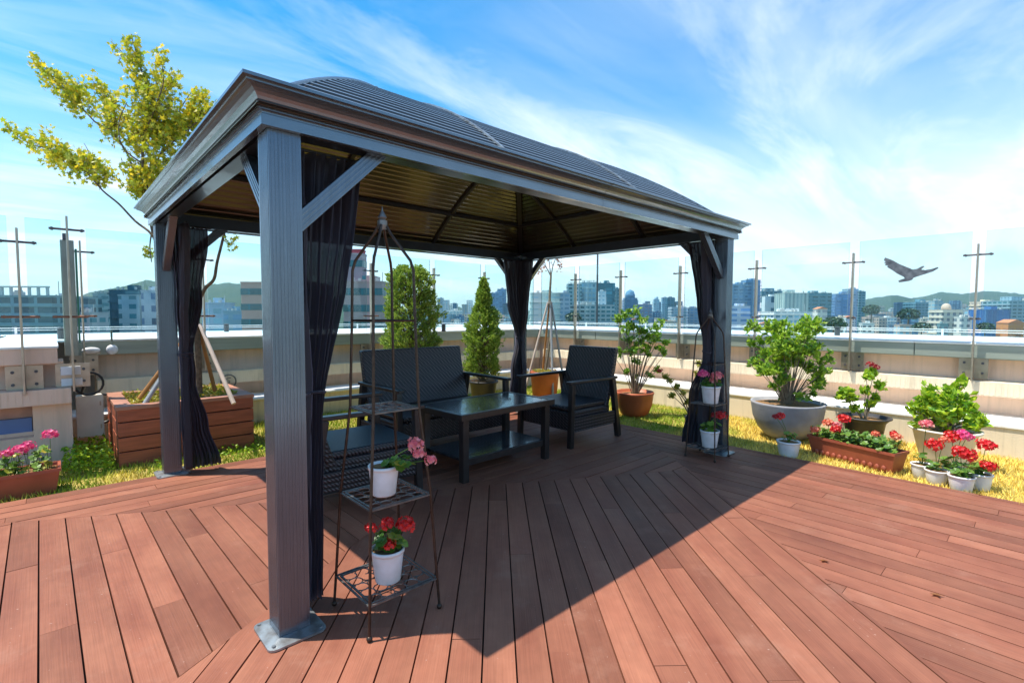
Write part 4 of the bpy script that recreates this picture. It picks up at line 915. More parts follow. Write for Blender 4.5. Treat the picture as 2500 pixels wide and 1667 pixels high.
# shrubs in pots --------------------------------------------------
def potted_shrub(loc, prof, potm, soil_r, soil_z, clumps, label, lm, leafsize, nper, name='potted_shrub', cat='potted shrub', group=None, trunk=None, seed=1, aspect=.5, tr=.010, barkm='palebark', smooth=True):
    """clumps: (dx, dy, dz, radius) above the soil, each reached by its own stem"""
    random.seed(seed)
    t = empty(name, loc, label, cat, group)
    MB().lathe(prof, (0, 0, 0), 36).build('pot', potm, t, smooth)
    MB().lathe([(.001, .012), (soil_r, 0)], (0, 0, soil_z), 24, False).build('soil', 'soil', t)
    st = MB(); lf = MB()
    for (dx, dy, dz, r) in clumps:
        c = Vector((dx, dy, soil_z+dz)); b = Vector((dx*.10, dy*.10, soil_z)); m = Vector((dx*.45, dy*.45, soil_z+dz*.5))+Vector((rnd(-.02, .02), rnd(-.02, .02), 0))
        st.tube([b, m, c], [tr, tr*.7, tr*.35], 6)
        k = max(3, int(nper*(r/.12)**2/10))
        for i in range(k):             # a twig with leaves round it
            d = Vector((rnd(-1, 1), rnd(-1, 1), rnd(-.6, 1))).normalized(); e = c+d*r*rnd(.5, 1.0)
            st.tube([c+d*r*.1, e], .0022, 4)
            for j in range(13):
                f = rnd(.2, 1.12); p = c+(e-c)*f+Vector((rnd(-1, 1), rnd(-1, 1), rnd(-1, 1)))*leafsize*.45
                leaf(lf, p, leafsize*rnd(.7, 1.2), (d+Vector((rnd(-.9, .9), rnd(-.9, .9), rnd(-.6, .9)))).normalized(), aspect)
    st.build('stems', barkm, t); lf.build('foliage', lm, t); return t
def vc(s, f, z, r): return (rx*s+Fv.x*f, ry*s+Fv.y*f, z, r)
# grey bowl shrub
bowl = [(.12, 0), (.22, .04), (.30, .13), (.352, .25), (.375, .40), (.38, .42), (.355, .42), (.34, .37), (.001, .37)]
cl = [vc(rnd(-.36, .38), rnd(-.22, .22), z, rnd(.09, .14)) for z in [rnd(.55, .92) for _ in range(30)]]+[vc(rnd(-.34, .38), rnd(-.2, .2), rnd(.22, .6), rnd(.08, .12)) for _ in range(26)]+[vc(.42, 0, .38, .07), vc(.36, .05, .30, .07), vc(.26, -.1, .22, .09), vc(.12, -.1, .12, .08), vc(-.22, -.1, .22, .05), vc(.30, 0, .14, .07), vc(.0, .1, .10, .08)]
potted_shrub((5.42, -.14, -.03), bowl, 'graystone', .345, .385, cl, 'bushy green shrub in the large round grey stone bowl', 'shrub_mid', .06, 90, seed=31, tr=.0055)
# orange bowl shrub
prof = [(.13, 0), (.19, .05), (.235, .17), (.25, .30), (.262, .33), (.25, .345), (.235, .335), (.22, .29), (.001, .29)]
cl = [vc(s+.03, f, z, r) for s, f, z, r in ((-.25, 0, 1.02, .10), (-.17, .05, 1.08, .11), (-.06, 0, 1.10, .12), (.02, -.05, 1.02, .12), (-.18, -.05, .90, .10), (-.05, .05, .92, .12), (.06, 0, .85, .13), (.16, -.05, .78, .12), (.24, .02, .90, .10), (.34, .05, .98, .07), (.28, 0, .76, .11), (.38, .0, .70, .10), (.05, .05, .72, .13), (-.1, .08, .75, .11), (-.06, -.06, .62, .12), (.12, 0, .60, .12), (.30, -.05, .62, .10), (.36, 0, .54, .07), (-.2, .1, .58, .09), (-.35, .08, .60, .07), (-.02, 0, .46, .09), (.0, .05, .24, .07), (.16, 0, .27, .06), (.28, 0, .34, .06), (-.15, .05, .3, .06))]
potted_shrub((5.20, 1.72, -.03), prof, 'terracotta', .235, .30, cl, 'green shrub with open tiers of leaves in the orange bowl behind the back right armchair', 'shrub', .06, 80, seed=32, tr=.008)
# black tub with tall red flower
t = potted_shrub((5.75, -.80, -.03), [(.15, 0), (.19, .25), (.22, .285), (.245, .30), (.245, .31), (.22, .31), (.20, .27), (.001, .27)], 'blackpot', .20, .275, [vc(-.22, 0, .30, .05), vc(-.16, 0, .22, .06), vc(-.27, .0, .27, .03), vc(.05, 0, .16, .04), vc(.0, 0, .30, .05), vc(.13, 0, .36, .05), vc(.08, 0, .50, .04), vc(.0, .0, .47, .05), vc(.10, 0, .24, .045), vc(-.1, 0, .10, .04)], 'spindly plant with a dark red flower head in the black tub behind the right trough', 'shrub_bright', .075, 26, seed=33, aspect=.6, tr=.007)
for k, (s, z) in enumerate(((.03, .60), (.07, .58), (.10, .56))): flower_head('flower_head', (*vr(s), .275+z), .035, 'petal_dark', t, 16)
# big cream pot shrub
cl = [vc(rnd(-.22, .22), rnd(-.15, .15), rnd(.03, .34), rnd(.06, .095)) for _ in range(34)]+[vc(-.28, 0, .20, .06), vc(.30, 0, .14, .05), vc(.12, 0, .43, .08), vc(.05, 0, .40, .08), vc(-.14, 0, .38, .06), vc(-.24, 0, .08, .06), vc(-.2, 0, .3, .07)]
potted_shrub((5.35, -1.50, -.03), [(.155, 0), (.18, .10), (.235, .33), (.24, .335), (.265, .345), (.265, .36), (.235, .36), (.22, .32), (.001, .32)], 'offwhite', .225, .33, cl, 'dense bright green leafy shrub in the big cream pot at the right', 'shrub_bright', .07, 75, seed=34, aspect=.6)
# plant hidden behind small stand
potted_shrub((5.0, .76, -.03), [(.08, 0), (.10, .16), (.105, .17), (.09, .17), (.001, .15)], 'blackpot', .09, .155, [vc(-.12, 0, .30, .05), vc(-.2, 0, .38, .05), vc(.03, 0, .52, .05), vc(-.30, 0, .44, .04), vc(-.08, 0, .18, .05), vc(-.25, 0, .26, .05), vc(-.36, 0, .50, .04), vc(.06, 0, .66, .04)], 'straggly yellow green potted plant behind the small plant stand', 'leaf_yellow', .05, 20, seed=35)
o = flower_head('flower_head', (*vr(-.42), .72), .035, 'petal_dark', [x for x in bpy.data.objects if x.get('label', '').startswith('straggly')][0], 14)

# conifers ---------------------------------------------------------
def conifer(loc, w, h, z0, label, shape, n, seed, pot=None, cone=False):
    random.seed(seed); t = empty('conifer', loc, label, 'conifer', None)
    lf = MB(); st = MB(); st.tube([(0, 0, 0 if not pot else .25), (0, 0, z0+h*.9)], [.03, .008], 8)
    for i in range(n):
        f = random.random()**.9; zz = z0+h*f; rr = shape(f)*w/2*(1+.10*math.sin(9*f+seed)+.06*math.sin(23*f))
        a = rnd(0, 6.28); rr *= (1+.12*math.sin(3*a+5*f)); nz = noise.noise(Vector((math.cos(a)*rr*9, math.sin(a)*rr*9, zz*9+seed))); rr *= 1+.38*nz
        if nz < -.16 and random.random() < .5: continue
        q = rr*math.sqrt(rnd(.40, 1)); c = Vector((q*math.cos(a), q*math.sin(a), zz))
        d = Vector((math.cos(a), math.sin(a), .9+rnd(-.3, .4))).normalized()
        for j in range(7):             # a flat fan spray
            p = c+Vector((rnd(-1, 1), rnd(-1, 1), rnd(-1, 1)))*.022
            leaf(lf, p, rnd(.028, .052), (d+Vector((rnd(-.6, .6), rnd(-.6, .6), rnd(-.5, .5)))).normalized(), .42)
        if i % 6 == 0: st.tube([(0, 0, zz-rr*.6), c], .004, 4)
    st.build('trunk', 'bark', t); lf.build('foliage', 'conifer', t)
    if pot: MB().lathe(pot, (0, 0, 0), 28).build('pot', 'blackpot', t, True); MB().lathe([(.001, .01), (pot[-2][0], 0)], (0, 0, pot[-2][1]-.01), 24, False).build('soil', 'soil', t)
    return t
potp = [(.15, 0), (.20, .36), (.225, .38), (.225, .405), (.20, .405), (.19, .37)]
conifer((2.84, 3.62, -.03), .66, 1.50, .52, 'broad rounded conifer behind the left half of the sofa', lambda f: (1.0 if f < .75 else math.sqrt(max(0, 1-((f-.75)/.27)**2))), 3300, 41, potp)
conifer((4.06, 3.60, -.03), .56, 1.42, .50, 'narrow cone shaped conifer in the black pot right of the sofa', lambda f: (.92-.10*f if f < .5 else max(.05, .87*(1-((f-.5)/.52)**1.15))), 2900, 42, potp)
conifer((1.42, 3.75, -.03), .42, .85, .28, 'low conifer half hidden behind the near post curtain', lambda f: math.sqrt(max(0, 1-f*f*.9)), 800, 43, [(.10, 0), (.14, .24), (.15, .26), (.13, .26), (.12, .24)])

# ------------------------------------------------------------------ trees
s_world[0] = True
# big slatted planter
pt = empty('slatted_planter', (.32, 3.97, 0), 'square brown planter box of horizontal boards holding the yellow maple', 'planter')
X0, X1, Y0, Y1 = -.235, .86, 3.52, 4.60
for z0, z1 in ((.005, .135), (.145, .27), (.28, .405), (.415, .52)):
    e = .012
    mb = MB(); mb.box(X0-e, Y0-e, z0-.03, X1+e, Y0+.012, z1-.03); mb.build('board', 'planterwood', pt, bevel=.004)
    mb = MB(); mb.box(X0-e, Y0+.0125, z0-.03, X0+.012, Y1, z1-.03); mb.build('board', 'planterwood', pt, bevel=.004)
    mb = MB(); mb.box(X1-.012, Y0+.0125, z0-.03, X1+e, Y1, z1-.03); mb.build('board', 'planterwood', pt, bevel=.004)
MB().box(X0+.013, Y0+.013, -.03, X1-.013, Y1-.01, .46).build('liner', 'joist', pt)
mb = MB(); w_ = .10; mb.box(X0-.02, Y0-.02, .49, X1+.02, Y0+w_, .525).box(X0-.02, Y1-w_, .49, X1+.02, Y1, .525).box(X0-.02, Y0+w_+.001, .49, X0+w_, Y1-w_-.001, .525).box(X1-w_, Y0+w_+.001, .49, X1+.02, Y1-w_-.001, .525); mb.build('top_frame', 'plantertop', pt, bevel=.003)
MB().box(X0+w_, Y0+w_, .461, X1-w_, Y1-w_, .495).build('soil', 'soil', pt)
g = MB(); random.seed(51)
for i in range(1500):
    x, y = rnd(X0+w_, X1-w_), rnd(Y0+w_, Y1-w_); leaf(g, Vector((x, y, .50+rnd(0, .05))), rnd(.02, .045))
g.build('ground_cover', 'leaf_yellow', pt)
# maple
random.seed(60)
def branch_pts(pts, jitter=.0, sub=4):
    out = []
    P = [Vector(p) for p in pts]
    for i in range(len(P)-1):
        p0 = P[max(i-1, 0)]; p1 = P[i]; p2 = P[i+1]; p3 = P[min(i+2, len(P)-1)]
        for k in range(sub):
            t = k/sub; out.append(.5*((2*p1)+(-p0+p2)*t+(2*p0-5*p1+4*p2-p3)*t*t+(-p0+3*p1-3*p2+p3)*t**3))
    out.append(P[-1]); return out
mt = empty('maple_tree', (.33, 3.95, .49), 'young maple with yellow green leaves rising from the brown slatted planter behind the gazebo', 'tree')
D = 5.08
br = MB(); lf = MB(); ld = MB()
def pxp(l): return [at(x, y, D+dd) for x, y, dd in l]
trunk = branch_pts(pxp([(486, 960, 0), (484, 870, 0), (481, 800, 0), (480, 745, .0)]))
br.tube(trunk, [.034-.010*i/len(trunk) for i in range(len(trunk))], 10)
limbs = [   # (points, r0, r1)
    ([(480, 748, 0), (500, 705, 0), (522, 682, 0), (530, 640, 0), (546, 575, 0), (556, 520, .0), (545, 430, .1), (520, 350, .1), (500, 285, .1)], .019, .006),
    ([(480, 750, 0), (440, 700, 0), (400, 640, 0), (372, 560, 0), (358, 470, -.05), (348, 400, -.05), (352, 320, 0), (362, 240, 0), (345, 170, 0), (322, 95, 0)], .024, .004),
    ([(400, 640, 0), (372, 575, -.1), (330, 540, -.1), (290, 498, -.1), (250, 465, -.15), (205, 415, -.15), (140, 370, -.15), (70, 350, -.15), (14, 308, -.15)], .013, .003),
    ([(360, 480, -.05), (330, 425, .1), (308, 370, .1), (270, 320, .1), (232, 298, .1), (180, 240, .1), (130, 190, .1), (80, 133, .1)], .012, .003),
    ([(358, 440, 0), (390, 380, .2), (420, 310, .2), (450, 250, .2), (480, 210, .2)], .011, .003),
    ([(352, 330, 0), (380, 260, -.15), (400, 190, -.15), (384, 120, -.15)], .009, .003),
    ([(352, 360, 0), (310, 290, .15), (270, 240, .15), (235, 205, .15)], .009, .003),
    ([(372, 560, 0), (366, 600, 0), (370, 640, 0)], .008, .004),
    ([(362, 240, 0), (345, 180, .2), (300, 130, .2), (275, 105, .2)], .006, .002),
    ([(362, 260, 0), (400, 230, .2), (430, 200, .2)], .006, .002),
    ([(390, 380, .2), (430, 340, .0), (490, 290, .0), (515, 262, .0)], .008, .003),
    ([(348, 400, 0), (300, 360, -.2), (290, 300, -.2), (310, 250, -.2)], .007, .003),
    ([(250, 465, -.15), (225, 420, .0), (215, 370, 0), (205, 350, 0)], .006, .002),
]
for pts, r0, r1 in limbs:
    q = branch_pts(pxp(pts)); br.tube(q, [r0+(r1-r0)*i/(len(q)-1) for i in range(len(q))], 7)
def cluster_along(a, b, ra, rb, n, dep=.0, dark=.25):
    """leaf sprigs spread round the line a-b (survey coordinates), radius in survey pixels"""
    for i in range(int(n*.98)):
        f = random.random(); x = a[0]+(b[0]-a[0])*f; y = a[1]+(b[1]-a[1])*f; r = ra+(rb-ra)*f
        th = rnd(0, 6.28); q = r*math.sqrt(random.random())*rnd(.75, 1.25); c = at(x+q*math.cos(th), y+q*math.sin(th), D+dep+rnd(-1, 1)*r/240*.8)
        tgt = ld if random.random() < dark else lf
        for j in range(random.choice((3, 4, 5))):
            star(tgt, c+Vector((rnd(-1, 1), rnd(-1, 1), rnd(-1, 1)))*.05, rnd(.03, .072), Vector((rnd(-1, 1), rnd(-1, 1), rnd(-.2, 1))))
        if i % 2 == 0: e = at(x, y, D+dep); br2.tube([e+(c-e)*.15, e+(c-e)*.6+Vector((0, 0, -.02)), c], .0022, 3)
br2 = br
cluster_along((238, 278), (110, 180), 36, 20, 150, .1, .35); cluster_along((110, 180), (80, 133), 14, 5, 16, .1)
cluster_along((235, 420), (120, 370), 38, 26, 170, -.15, .4); cluster_along((120, 370), (14, 310), 20, 6, 42, -.15)
cluster_along((120, 360), (112, 300), 10, 6, 10, -.15); cluster_along((175, 260), (185, 200), 22, 14, 34, .1)
cluster_along((345, 240), (322, 98), 40, 13, 120, 0, .35); cluster_along((300, 150), (275, 105), 14, 8, 12, .2); cluster_along((390, 190), (384, 120), 22, 10, 26, -.15)
cluster_along((350, 320), (390, 220), 60, 48, 280, 0, .35); cluster_along((270, 250), (235, 205), 26, 18, 50, .15); cluster_along((300, 330), (270, 250), 40, 30, 90, 0)
cluster_along((360, 400), (400, 290), 60, 60, 300, .1, .15); cluster_along((440, 330), (500, 260), 52, 36, 210, .1, .1); cluster_along((470, 240), (500, 225), 22, 14, 26, .1)
cluster_along((330, 440), (400, 420), 40, 36, 170, 0, .1); cluster_along((350, 470), (350, 430), 28, 36, 60, 0); cluster_along((225, 400), (270, 440), 22, 18, 40, -.1, .5)
cluster_along((400, 220), (430, 180), 22, 10, 22, .1); cluster_along((250, 320), (300, 310), 20, 20, 34, .1, .4); cluster_along((430, 480), (540, 430), 40, 40, 60, .1)
cluster_along((566, 600), (552, 570), 12, 12, 10, 0, .5); cluster_along((366, 640), (362, 600), 8, 8, 7, 0, .5); cluster_along((430, 590), (440, 560), 14, 14, 10, -.1, .4)
br2.build('trunk', 'bark', mt); lf.build('crown', 'maple', mt); ld.build('crown', 'maple_dark', mt)
# wooden stakes propping the trunk
top = at(481, 792, D)
for (x, y, dd, m, lab) in ((330, 948, -.25, 'stake_yellow', 'yellow wooden prop leaning left from the maple trunk, behind its grey neighbour'), (348, 975, -.42, 'stake_grey', 'grey metal prop leaning left from the maple trunk to the front of the planter'), (527, 940, .25, 'stake_yellow', 'orange brown wooden prop just right of the maple trunk'), (570, 955, -.25, 'stake_pale', 'pale wooden prop leaning right from the maple trunk')):
    b = at(x, y, D+dd); b.z = .49
    mb = MB(); o = Vector(((x-450)/240*.04, -.02 if dd < 0 else .02, 0)); mb.tube([b, top+o], [.021, .018], 10)
    tag(mb.build('support_stake', m), lab, 'support stake', 'props tied to the maple trunk')
# bare staked tree at the back corner
loc = Vector((5.2, 3.42, -.03)); D2 = (loc-CP).dot(Fv)
bt = empty('small_tree', loc, 'thin tree with a few dry reddish leaves in the orange pot at the back corner', 'tree')
MB().lathe([(.19, 0), (.23, .42), (.245, .45), (.245, .475), (.22, .475), (.21, .43), (.001, .43)], loc, 28).build('pot', 'terracotta', bt, True)
g = MB(); random.seed(71)
for i in range(500): a = rnd(0, 6.28); q = .2*math.sqrt(random.random()); leaf(g, loc+Vector((q*math.cos(a), q*math.sin(a), .45+rnd(0, .05))), rnd(.02, .04))
g.build('ground_cover', 'leaf_yellow', bt)
br = MB(); x0 = 1345
def pd(l): return [at(x, y, D2) for x, y in l]
b0 = loc+Vector((0, 0, .43))
for pts, r0, r1 in (([(1346, 800), (1342, 735), (1344, 690), (1345, 672)], .024, .016), ([(1345, 675), (1335, 655), (1322, 640), (1312, 632)], .010, .003), ([(1345, 675), (1350, 650), (1358, 628), (1368, 610)], .010, .003), ([(1345, 675), (1342, 650), (1340, 630), (1338, 615)], .009, .003), ([(1350, 650), (1345, 635), (1352, 620)], .005, .002), ([(1335, 655), (1330, 640), (1328, 625)], .005, .002), ([(1356, 632), (1362, 632), (1372, 628)], .004, .002)):
    P_ = pd(pts)
    if pts[0][1] == 800: P_ = [b0]+P_
    q = branch_pts(P_); br.tube(q, [r0+(r1-r0)*i/(len(q)-1) for i in range(len(q))], 8)
br.build('trunk', 'palebark', bt); lf = MB()
for i in range(90):
    x, y = rnd(1308, 1374), rnd(604, 668)
    if y > 640 and 1330 < x < 1362: continue
    c = at(x, y, D2+rnd(-.15, .15))
    for j in range(2): star(lf, c+Vector((rnd(-1, 1), rnd(-1, 1), rnd(-1, 1)))*.03, rnd(.03, .055))
lf.build('crown', 'redleaf', bt)
tp = at(1342, 738, D2)
for (dx, f, m, lab) in ((-.36, -.10, 'stake_pale', 'pale prop leaning left from the small bare tree'), (.36, .10, 'stake_grey', 'dark grey prop leaning right from the small bare tree to the armchair top'), (.12, -.22, 'stake_grey', 'grey metal prop in front of the small bare tree trunk'), (-.05, .3, 'stake_yellow', 'brown prop hidden behind the small bare tree trunk')):
    b = loc+Vector((rx*dx+Fv.x*f, ry*dx+Fv.y*f, 0)); b.z = .0
    mb = MB(); mb.tube([b, tp+Vector((rx*dx*.08, ry*dx*.08, 0))], [.02, .016], 10); tag(mb.build('support_stake', m), lab, 'support stake', 'props tied to the small bare tree')
mb = MB(); c = at(1342, 742, D2); mb.tube([c+Vector((.035*math.cos(a), .035*math.sin(a), .003*a)) for a in [i*.5 for i in range(30)]], .006, 5)
tag(mb.build('rope_binding', 'rope'), 'brown rope binding where the props meet the small bare tree', 'rope')
# mast beyond the parapet
p0 = at(1457, 800, 60); p1 = at(1457, 618, 60)
tag(MB().tube([Vector((p0.x, p0.y, -45)), Vector((p0.x, p0.y, p1.z))], [.25, .10], 8).build('radio_mast', 'steel_dark'), 'thin dark mast standing beyond the parapet above the orange bowl shrub', 'mast')

# fallen leaves on the deck
random.seed(80)
for (px, py, lab) in ((2286, 1454, 'curled brown leaf lying on the right deck boards'), (2012, 1370, 'small reddish leaf on the deck boards left of the curled brown leaf'), (2392, 1207, 'brown leaf at the deck edge in front of the geranium cluster')):
    v = Fv+Rv*((px-1250)/FPX)-Uv*((py-833.5)/FPX); tt = -CZ/v.z; p = CP+v*tt
    mb = MB(); star(mb, Vector((p.x, p.y, .008)), .06, Vector((.2, .1, 1))); tag(mb.build('fallen_leaf', 'redleaf'), lab, 'leaf', 'dry leaves fallen on the deck')

# ------------------------------------------------------------------ city
ZG = -45.0
tag(MB().box(-5200, -5200, ZG-1, 5200, 5200, ZG).build('city_ground', 'city_ground'), kind='structure')
def hill(pts, d, thick, name='hill'):
    """ridge line given by (survey x, survey y) at distance d, sloping down both ways"""
    mb = MB(); vs = []; nrow = 9; rr = random.Random(len(pts))
    P_ = []
    for (a, b) in zip(pts[:-1], pts[1:]):
        k = max(2, int((b[0]-a[0])/6))
        for i in range(k): f = i/k; P_.append((a[0]+(b[0]-a[0])*f, a[1]+(b[1]-a[1])*f+rr.uniform(-1.1, 1.1)))
    P_.append(pts[-1]); n = len(P_)
    for j in range(nrow):
        g = j/(nrow-1)*2-1
        for (x, y) in P_:
            p = at(x, y, d); e = (p-CP); e.z = 0; e.normalize(); h = p.z-ZG
            vs.append((p.x+e.x*g*thick, p.y+e.y*g*thick, ZG-.5+max(0, h+.5)*(1-abs(g)**1.3)+rr.uniform(-1, 1)*d*.0012*(abs(g) > 0)))
    mb.add(vs, [(j*n+i, j*n+i+1, (j+1)*n+i+1, (j+1)*n+i) for j in range(nrow-1) for i in range(n-1)])
    return tag(mb.build(name, 'hill', None, True), kind='structure')
hill([(120, 760), (185, 727), (225, 712), (290, 702), (355, 684), (420, 690), (470, 705), (500, 696), (560, 690), (640, 700), (760, 740), (900, 700), (925, 703), (965, 745), (1010, 765)], 1500, 500)
hill([(2060, 745), (2105, 733), (2140, 726), (2190, 720), (2225, 728), (2265, 722), (2300, 712), (2350, 718), (2400, 711), (2450, 713), (2500, 718), (2620, 712), (2760, 740)], 2300, 700)
hill([(1060, 752), (1085, 742), (1110, 746), (1140, 755), (1200, 760), (1300, 757)], 2800, 500)
hill([(2030, 770), (2090, 760), (2130, 752), (2160, 760), (2200, 775)], 900, 120)
SNAMES = {}
def building(x0, x1, yt, d, wall, glass, label, fh=3.6, bw=3.5, fz=.5, fx=.7, depth=None, roof='box', group='city buildings beyond the parapet', rot=0.0, cat='building', name='office_building', bands=0):
    """a block whose front spans survey columns x0..x1 at distance d with its top at survey row yt"""
    a, b = at(x0, yt, d), at(x1, yt, d); wdt = (b-a).length; mid = (a+b)/2; zt = mid.z
    dp = depth or wdt*.8
    dirx = (b-a); dirx.z = 0; dirx.normalize(); yaw = math.atan2(dirx.y, dirx.x)+rot
    t = empty(name, (mid.x, mid.y, ZG), label, cat, group, yaw)
    s_world[0] = False
    h = zt-ZG; m = facade(wall, glass, fh, bw, fz, fx)
    wb = MB().box(-wdt/2, 0, 0, wdt/2, dp, h)
    if fz and fh < 10 and wdt > 12:
        e = min(.9, .10*fh+d*.0006); k = 0
        while k*fh < h and k < 12: z = math.floor(h/fh)*fh-k*fh; wb.box(-wdt/2-e, -e, z+fh*(fz+.04), wdt/2+e, dp+e, z+fh*(fz+.04)+fh*.14) if z+fh < h else None; k += 1
    wb.build('walls', m, t)
    q = wdt
    MB().box(-wdt/2-.15, -.15, h, wdt/2+.15, dp+.15, h+.5).box(-wdt/2+.3, .3, h+.5, wdt/2-.3, dp-.3, h+.52).build('roof', facade(tuple(v*.9 for v in wall), glass, 100, 100, 0, 0), t)
    rr = random.Random(int(x0*7+yt))
    if roof == 'box':
        bw_ = q*rr.uniform(.2, .4); bx_ = rr.uniform(-q*.3, q*.05); MB().box(bx_, dp*.3, h+.5, bx_+bw_, dp*.7, h+.5+rr.uniform(.05, .10)*q+1).build('roof_hut', facade(tuple(min(1, v*1.1) for v in wall), glass, 3, 4, .4, .3), t)
    if d < 1200 and roof in ('box', 'frame'):
        mb = MB(); 
        for k in range(3): xx = rr.uniform(-q*.4, q*.3); ww = rr.uniform(.04, .12)*q; mb.box(xx, dp*.1*k+.5, h+.5, xx+ww, dp*.1*k+.5+ww, h+.5+rr.uniform(.02, .06)*q+.6)
        mb.tube([(q*.38, dp*.3, h), (q*.38, dp*.3, h+.14*q+2)], .12, 4); mb.build('roof_plant', facade((.5, .5, .48), glass, 100, 100, 0, 0), t)
    if roof == 'frame':
        mb = MB(); k = 7; hh = q*.10
        for i in range(k+1): x = -q*.42+q*.84*i/k; mb.box(x-q*.012, .5, h+.5, x+q*.012, 1.2, h+.5+hh)
        mb.box(-q*.44, .4, h+.5+hh, q*.44, 1.3, h+.5+hh+q*.02); mb.build('roof_frame', facade((.45, .5, .5), glass, 100, 100, 0, 0), t)
    if roof == 'dome':
        mb = MB(); r = q*.2; mb.lathe([(r, 0), (r, r*.5), (r*.95, r*.8), (r*.75, r*1.2), (r*.4, r*1.45), (.01, r*1.55)], (0, dp/2, h+.5), 20); mb.build('dome', facade((.62, .45, .35), glass, 100, 100, 0, 0), t, True)
    if roof == 'gable':
        mb = MB(); hh = q*.22; mb.add([(-q/2-.3, -.3, h+.5), (q/2+.3, -.3, h+.5), (q/2+.3, dp+.3, h+.5), (-q/2-.3, dp+.3, h+.5), (0, -.3, h+.5+hh), (0, dp+.3, h+.5+hh)], [(0, 1, 4), (1, 2, 5, 4), (2, 3, 5), (3, 0, 4, 5), (0, 3, 2, 1)]); mb.build('gable', facade((.62, .22, .10), glass, 100, 100, 0, 0), t)
    if roof == 'round':
        mb = MB(); mb.lathe([(q*.4, 0), (q*.4, q*.25), (q*.3, q*.55), (.01, q*.7)], (0, dp/2, h+.5), 16); mb.build('crown_top', facade(tuple(min(1, v*1.2) for v in wall), glass, fh, bw, fz, fx), t, True)
    if bands:       # continuous window strips, one part per floor
        for i in range(bands):
            z = h-fh*(i+1)+fh*.25; MB().box(-wdt/2-.12, -.12, z, wdt/2+.12, dp*.98, z+fh*.42).build('window_strip', facade(glass, tuple(v*.6 for v in glass), 100, bw*.8, 1, .85), t)
    s_world[0] = True
    return t
cream = (.58, .52, .42); white = (.72, .72, .70); teal = (.02, .14, .18); dteal = (.008, .085, .13); blue = (.12, .25, .42); grey = (.32, .36, .40); brick = (.42, .22, .17); glas = (.04, .16, .20); lglass = (.20, .38, .48)
B = building
B(-60, 126, 724, 170, (.17, .30, .34), (.01, .08, .11), 'large teal office block with a roof frame at the far left edge', 3.3, 8, .62, .86, roof='frame')
B(126, 156, 727, 200, (.34, .38, .46), grey, 'slim grey block between the far left teal office and the square pillar', 3.2, 4)
B(226, 268, 718, 240, (.22, .33, .36), glas, 'grey tower with a flat sign on its roof left of the dark teal block', 3.3, 5, roof='frame')
B(266, 345, 710, 210, dteal, (.03, .14, .19), 'dark teal slab with a paler recessed panel left of the left gazebo post', 3.4, 30, .9, .2)
B(288, 340, 722, 207, (.30, .42, .48), glas, 'pale recessed bay on the front of the dark teal slab', 4, 6, .5, .5, roof='none')
B(344, 392, 711, 205, (.42, .48, .55), (.10, .16, .26), 'grey blue block with square windows just left of the left gazebo post', 5.2, 6, .5, .5)
B(160, 224, 765, 180, (.36, .40, .44), glas, 'low grey block right of the square pillar', 3.3, 4)
B(492, 548, 742, 170, (.34, .46, .58), lglass, 'pale blue office block between the left curtain and the near post', 3.3, 4)
B(545, 592, 762, 165, (.20, .36, .46), (.10, .25, .40), 'blue block with a light sign beside the striped brick building', 3.4, 5)
B(588, 760, 692, 150, (.50, .30, .25), teal, 'long low brick block with teal window strips seen left of the near post', 4.6, 5, 0, .9, bands=3)
B(838, 933, 690, 150, (.36, .26, .26), teal, 'brick and teal striped block seen through the tall plant stand', 5.0, 5, 0, .9, bands=4, depth=20)
B(838, 884, 622, 156, (.34, .26, .30), teal, 'tall brick tower with a dark red top rising over the striped block', 5.0, 5, 0, .9, bands=1, roof='none')
tt = B(840, 882, 612, 157, (.32, .06, .08), (.32, .06, .08), 'dark red roof storey on the brick tower', 100, 100, 0, 0, roof='none')
B(1068, 1082, 728, 1400, grey, lglass, 'lone slim grey tower between the two conifers', 4, 6)
B(1088, 1126, 758, 900, white, lglass, 'white low block at the left foot of the cone shaped conifer', 4, 6)
B(1196, 1226, 715, 1000, (.16, .30, .48), blue, 'blue glass tower left of the back gazebo post', 4, 7); B(1214, 1236, 706, 1040, (.20, .34, .50), blue, 'taller blue tower behind the curtain of the back gazebo post', 4, 7)
B(1296, 1368, 716, 420, (.52, .56, .54), lglass, 'pale grey slab behind the small bare tree', 5, 60, .15, .9)
B(1366, 1392, 716, 420, (.34, .42, .52), (.14, .25, .36), 'blue grey slab right of the small bare tree', 3.6, 5)
B(1386, 1420, 694, 520, (.30, .44, .48), teal, 'grey lattice tower left of the dark mast', 4, 6, .6, .6, roof='frame'); B(1420, 1456, 690, 530, (.34, .48, .52), lglass, 'pale latticed tower directly left of the dark mast', 5, 4, .7, .6, roof='frame')
B(1456, 1502, 692, 540, (.05, .20, .26), (.06, .26, .34), 'teal glass tower right of the dark mast', 4, 8, .8, .85); B(1462, 1480, 712, 500, (.55, .62, .66), lglass, 'narrow bright slab in front of the teal glass tower', 4, 4, .3, .5)
B(1500, 1516, 705, 560, (.12, .28, .34), teal, 'narrow teal tower right of the teal glass tower', 4, 6); B(1386, 1500, 745, 480, (.36, .44, .46), teal, 'broad grey podium under the latticed towers', 4, 5)
B(1526, 1556, 728, 700, (.10, .22, .34), blue, 'dark blue block with a rounded top above the orange bowl shrub', 4, 6, roof='round')
B(1556, 1592, 744, 650, (.24, .26, .34), blue, 'grey purple block right of the rounded blue block', 4, 6); B(1597, 1610, 732, 900, (.34, .46, .56), lglass, 'slender pale tower with a rounded top', 4, 6, roof='round')
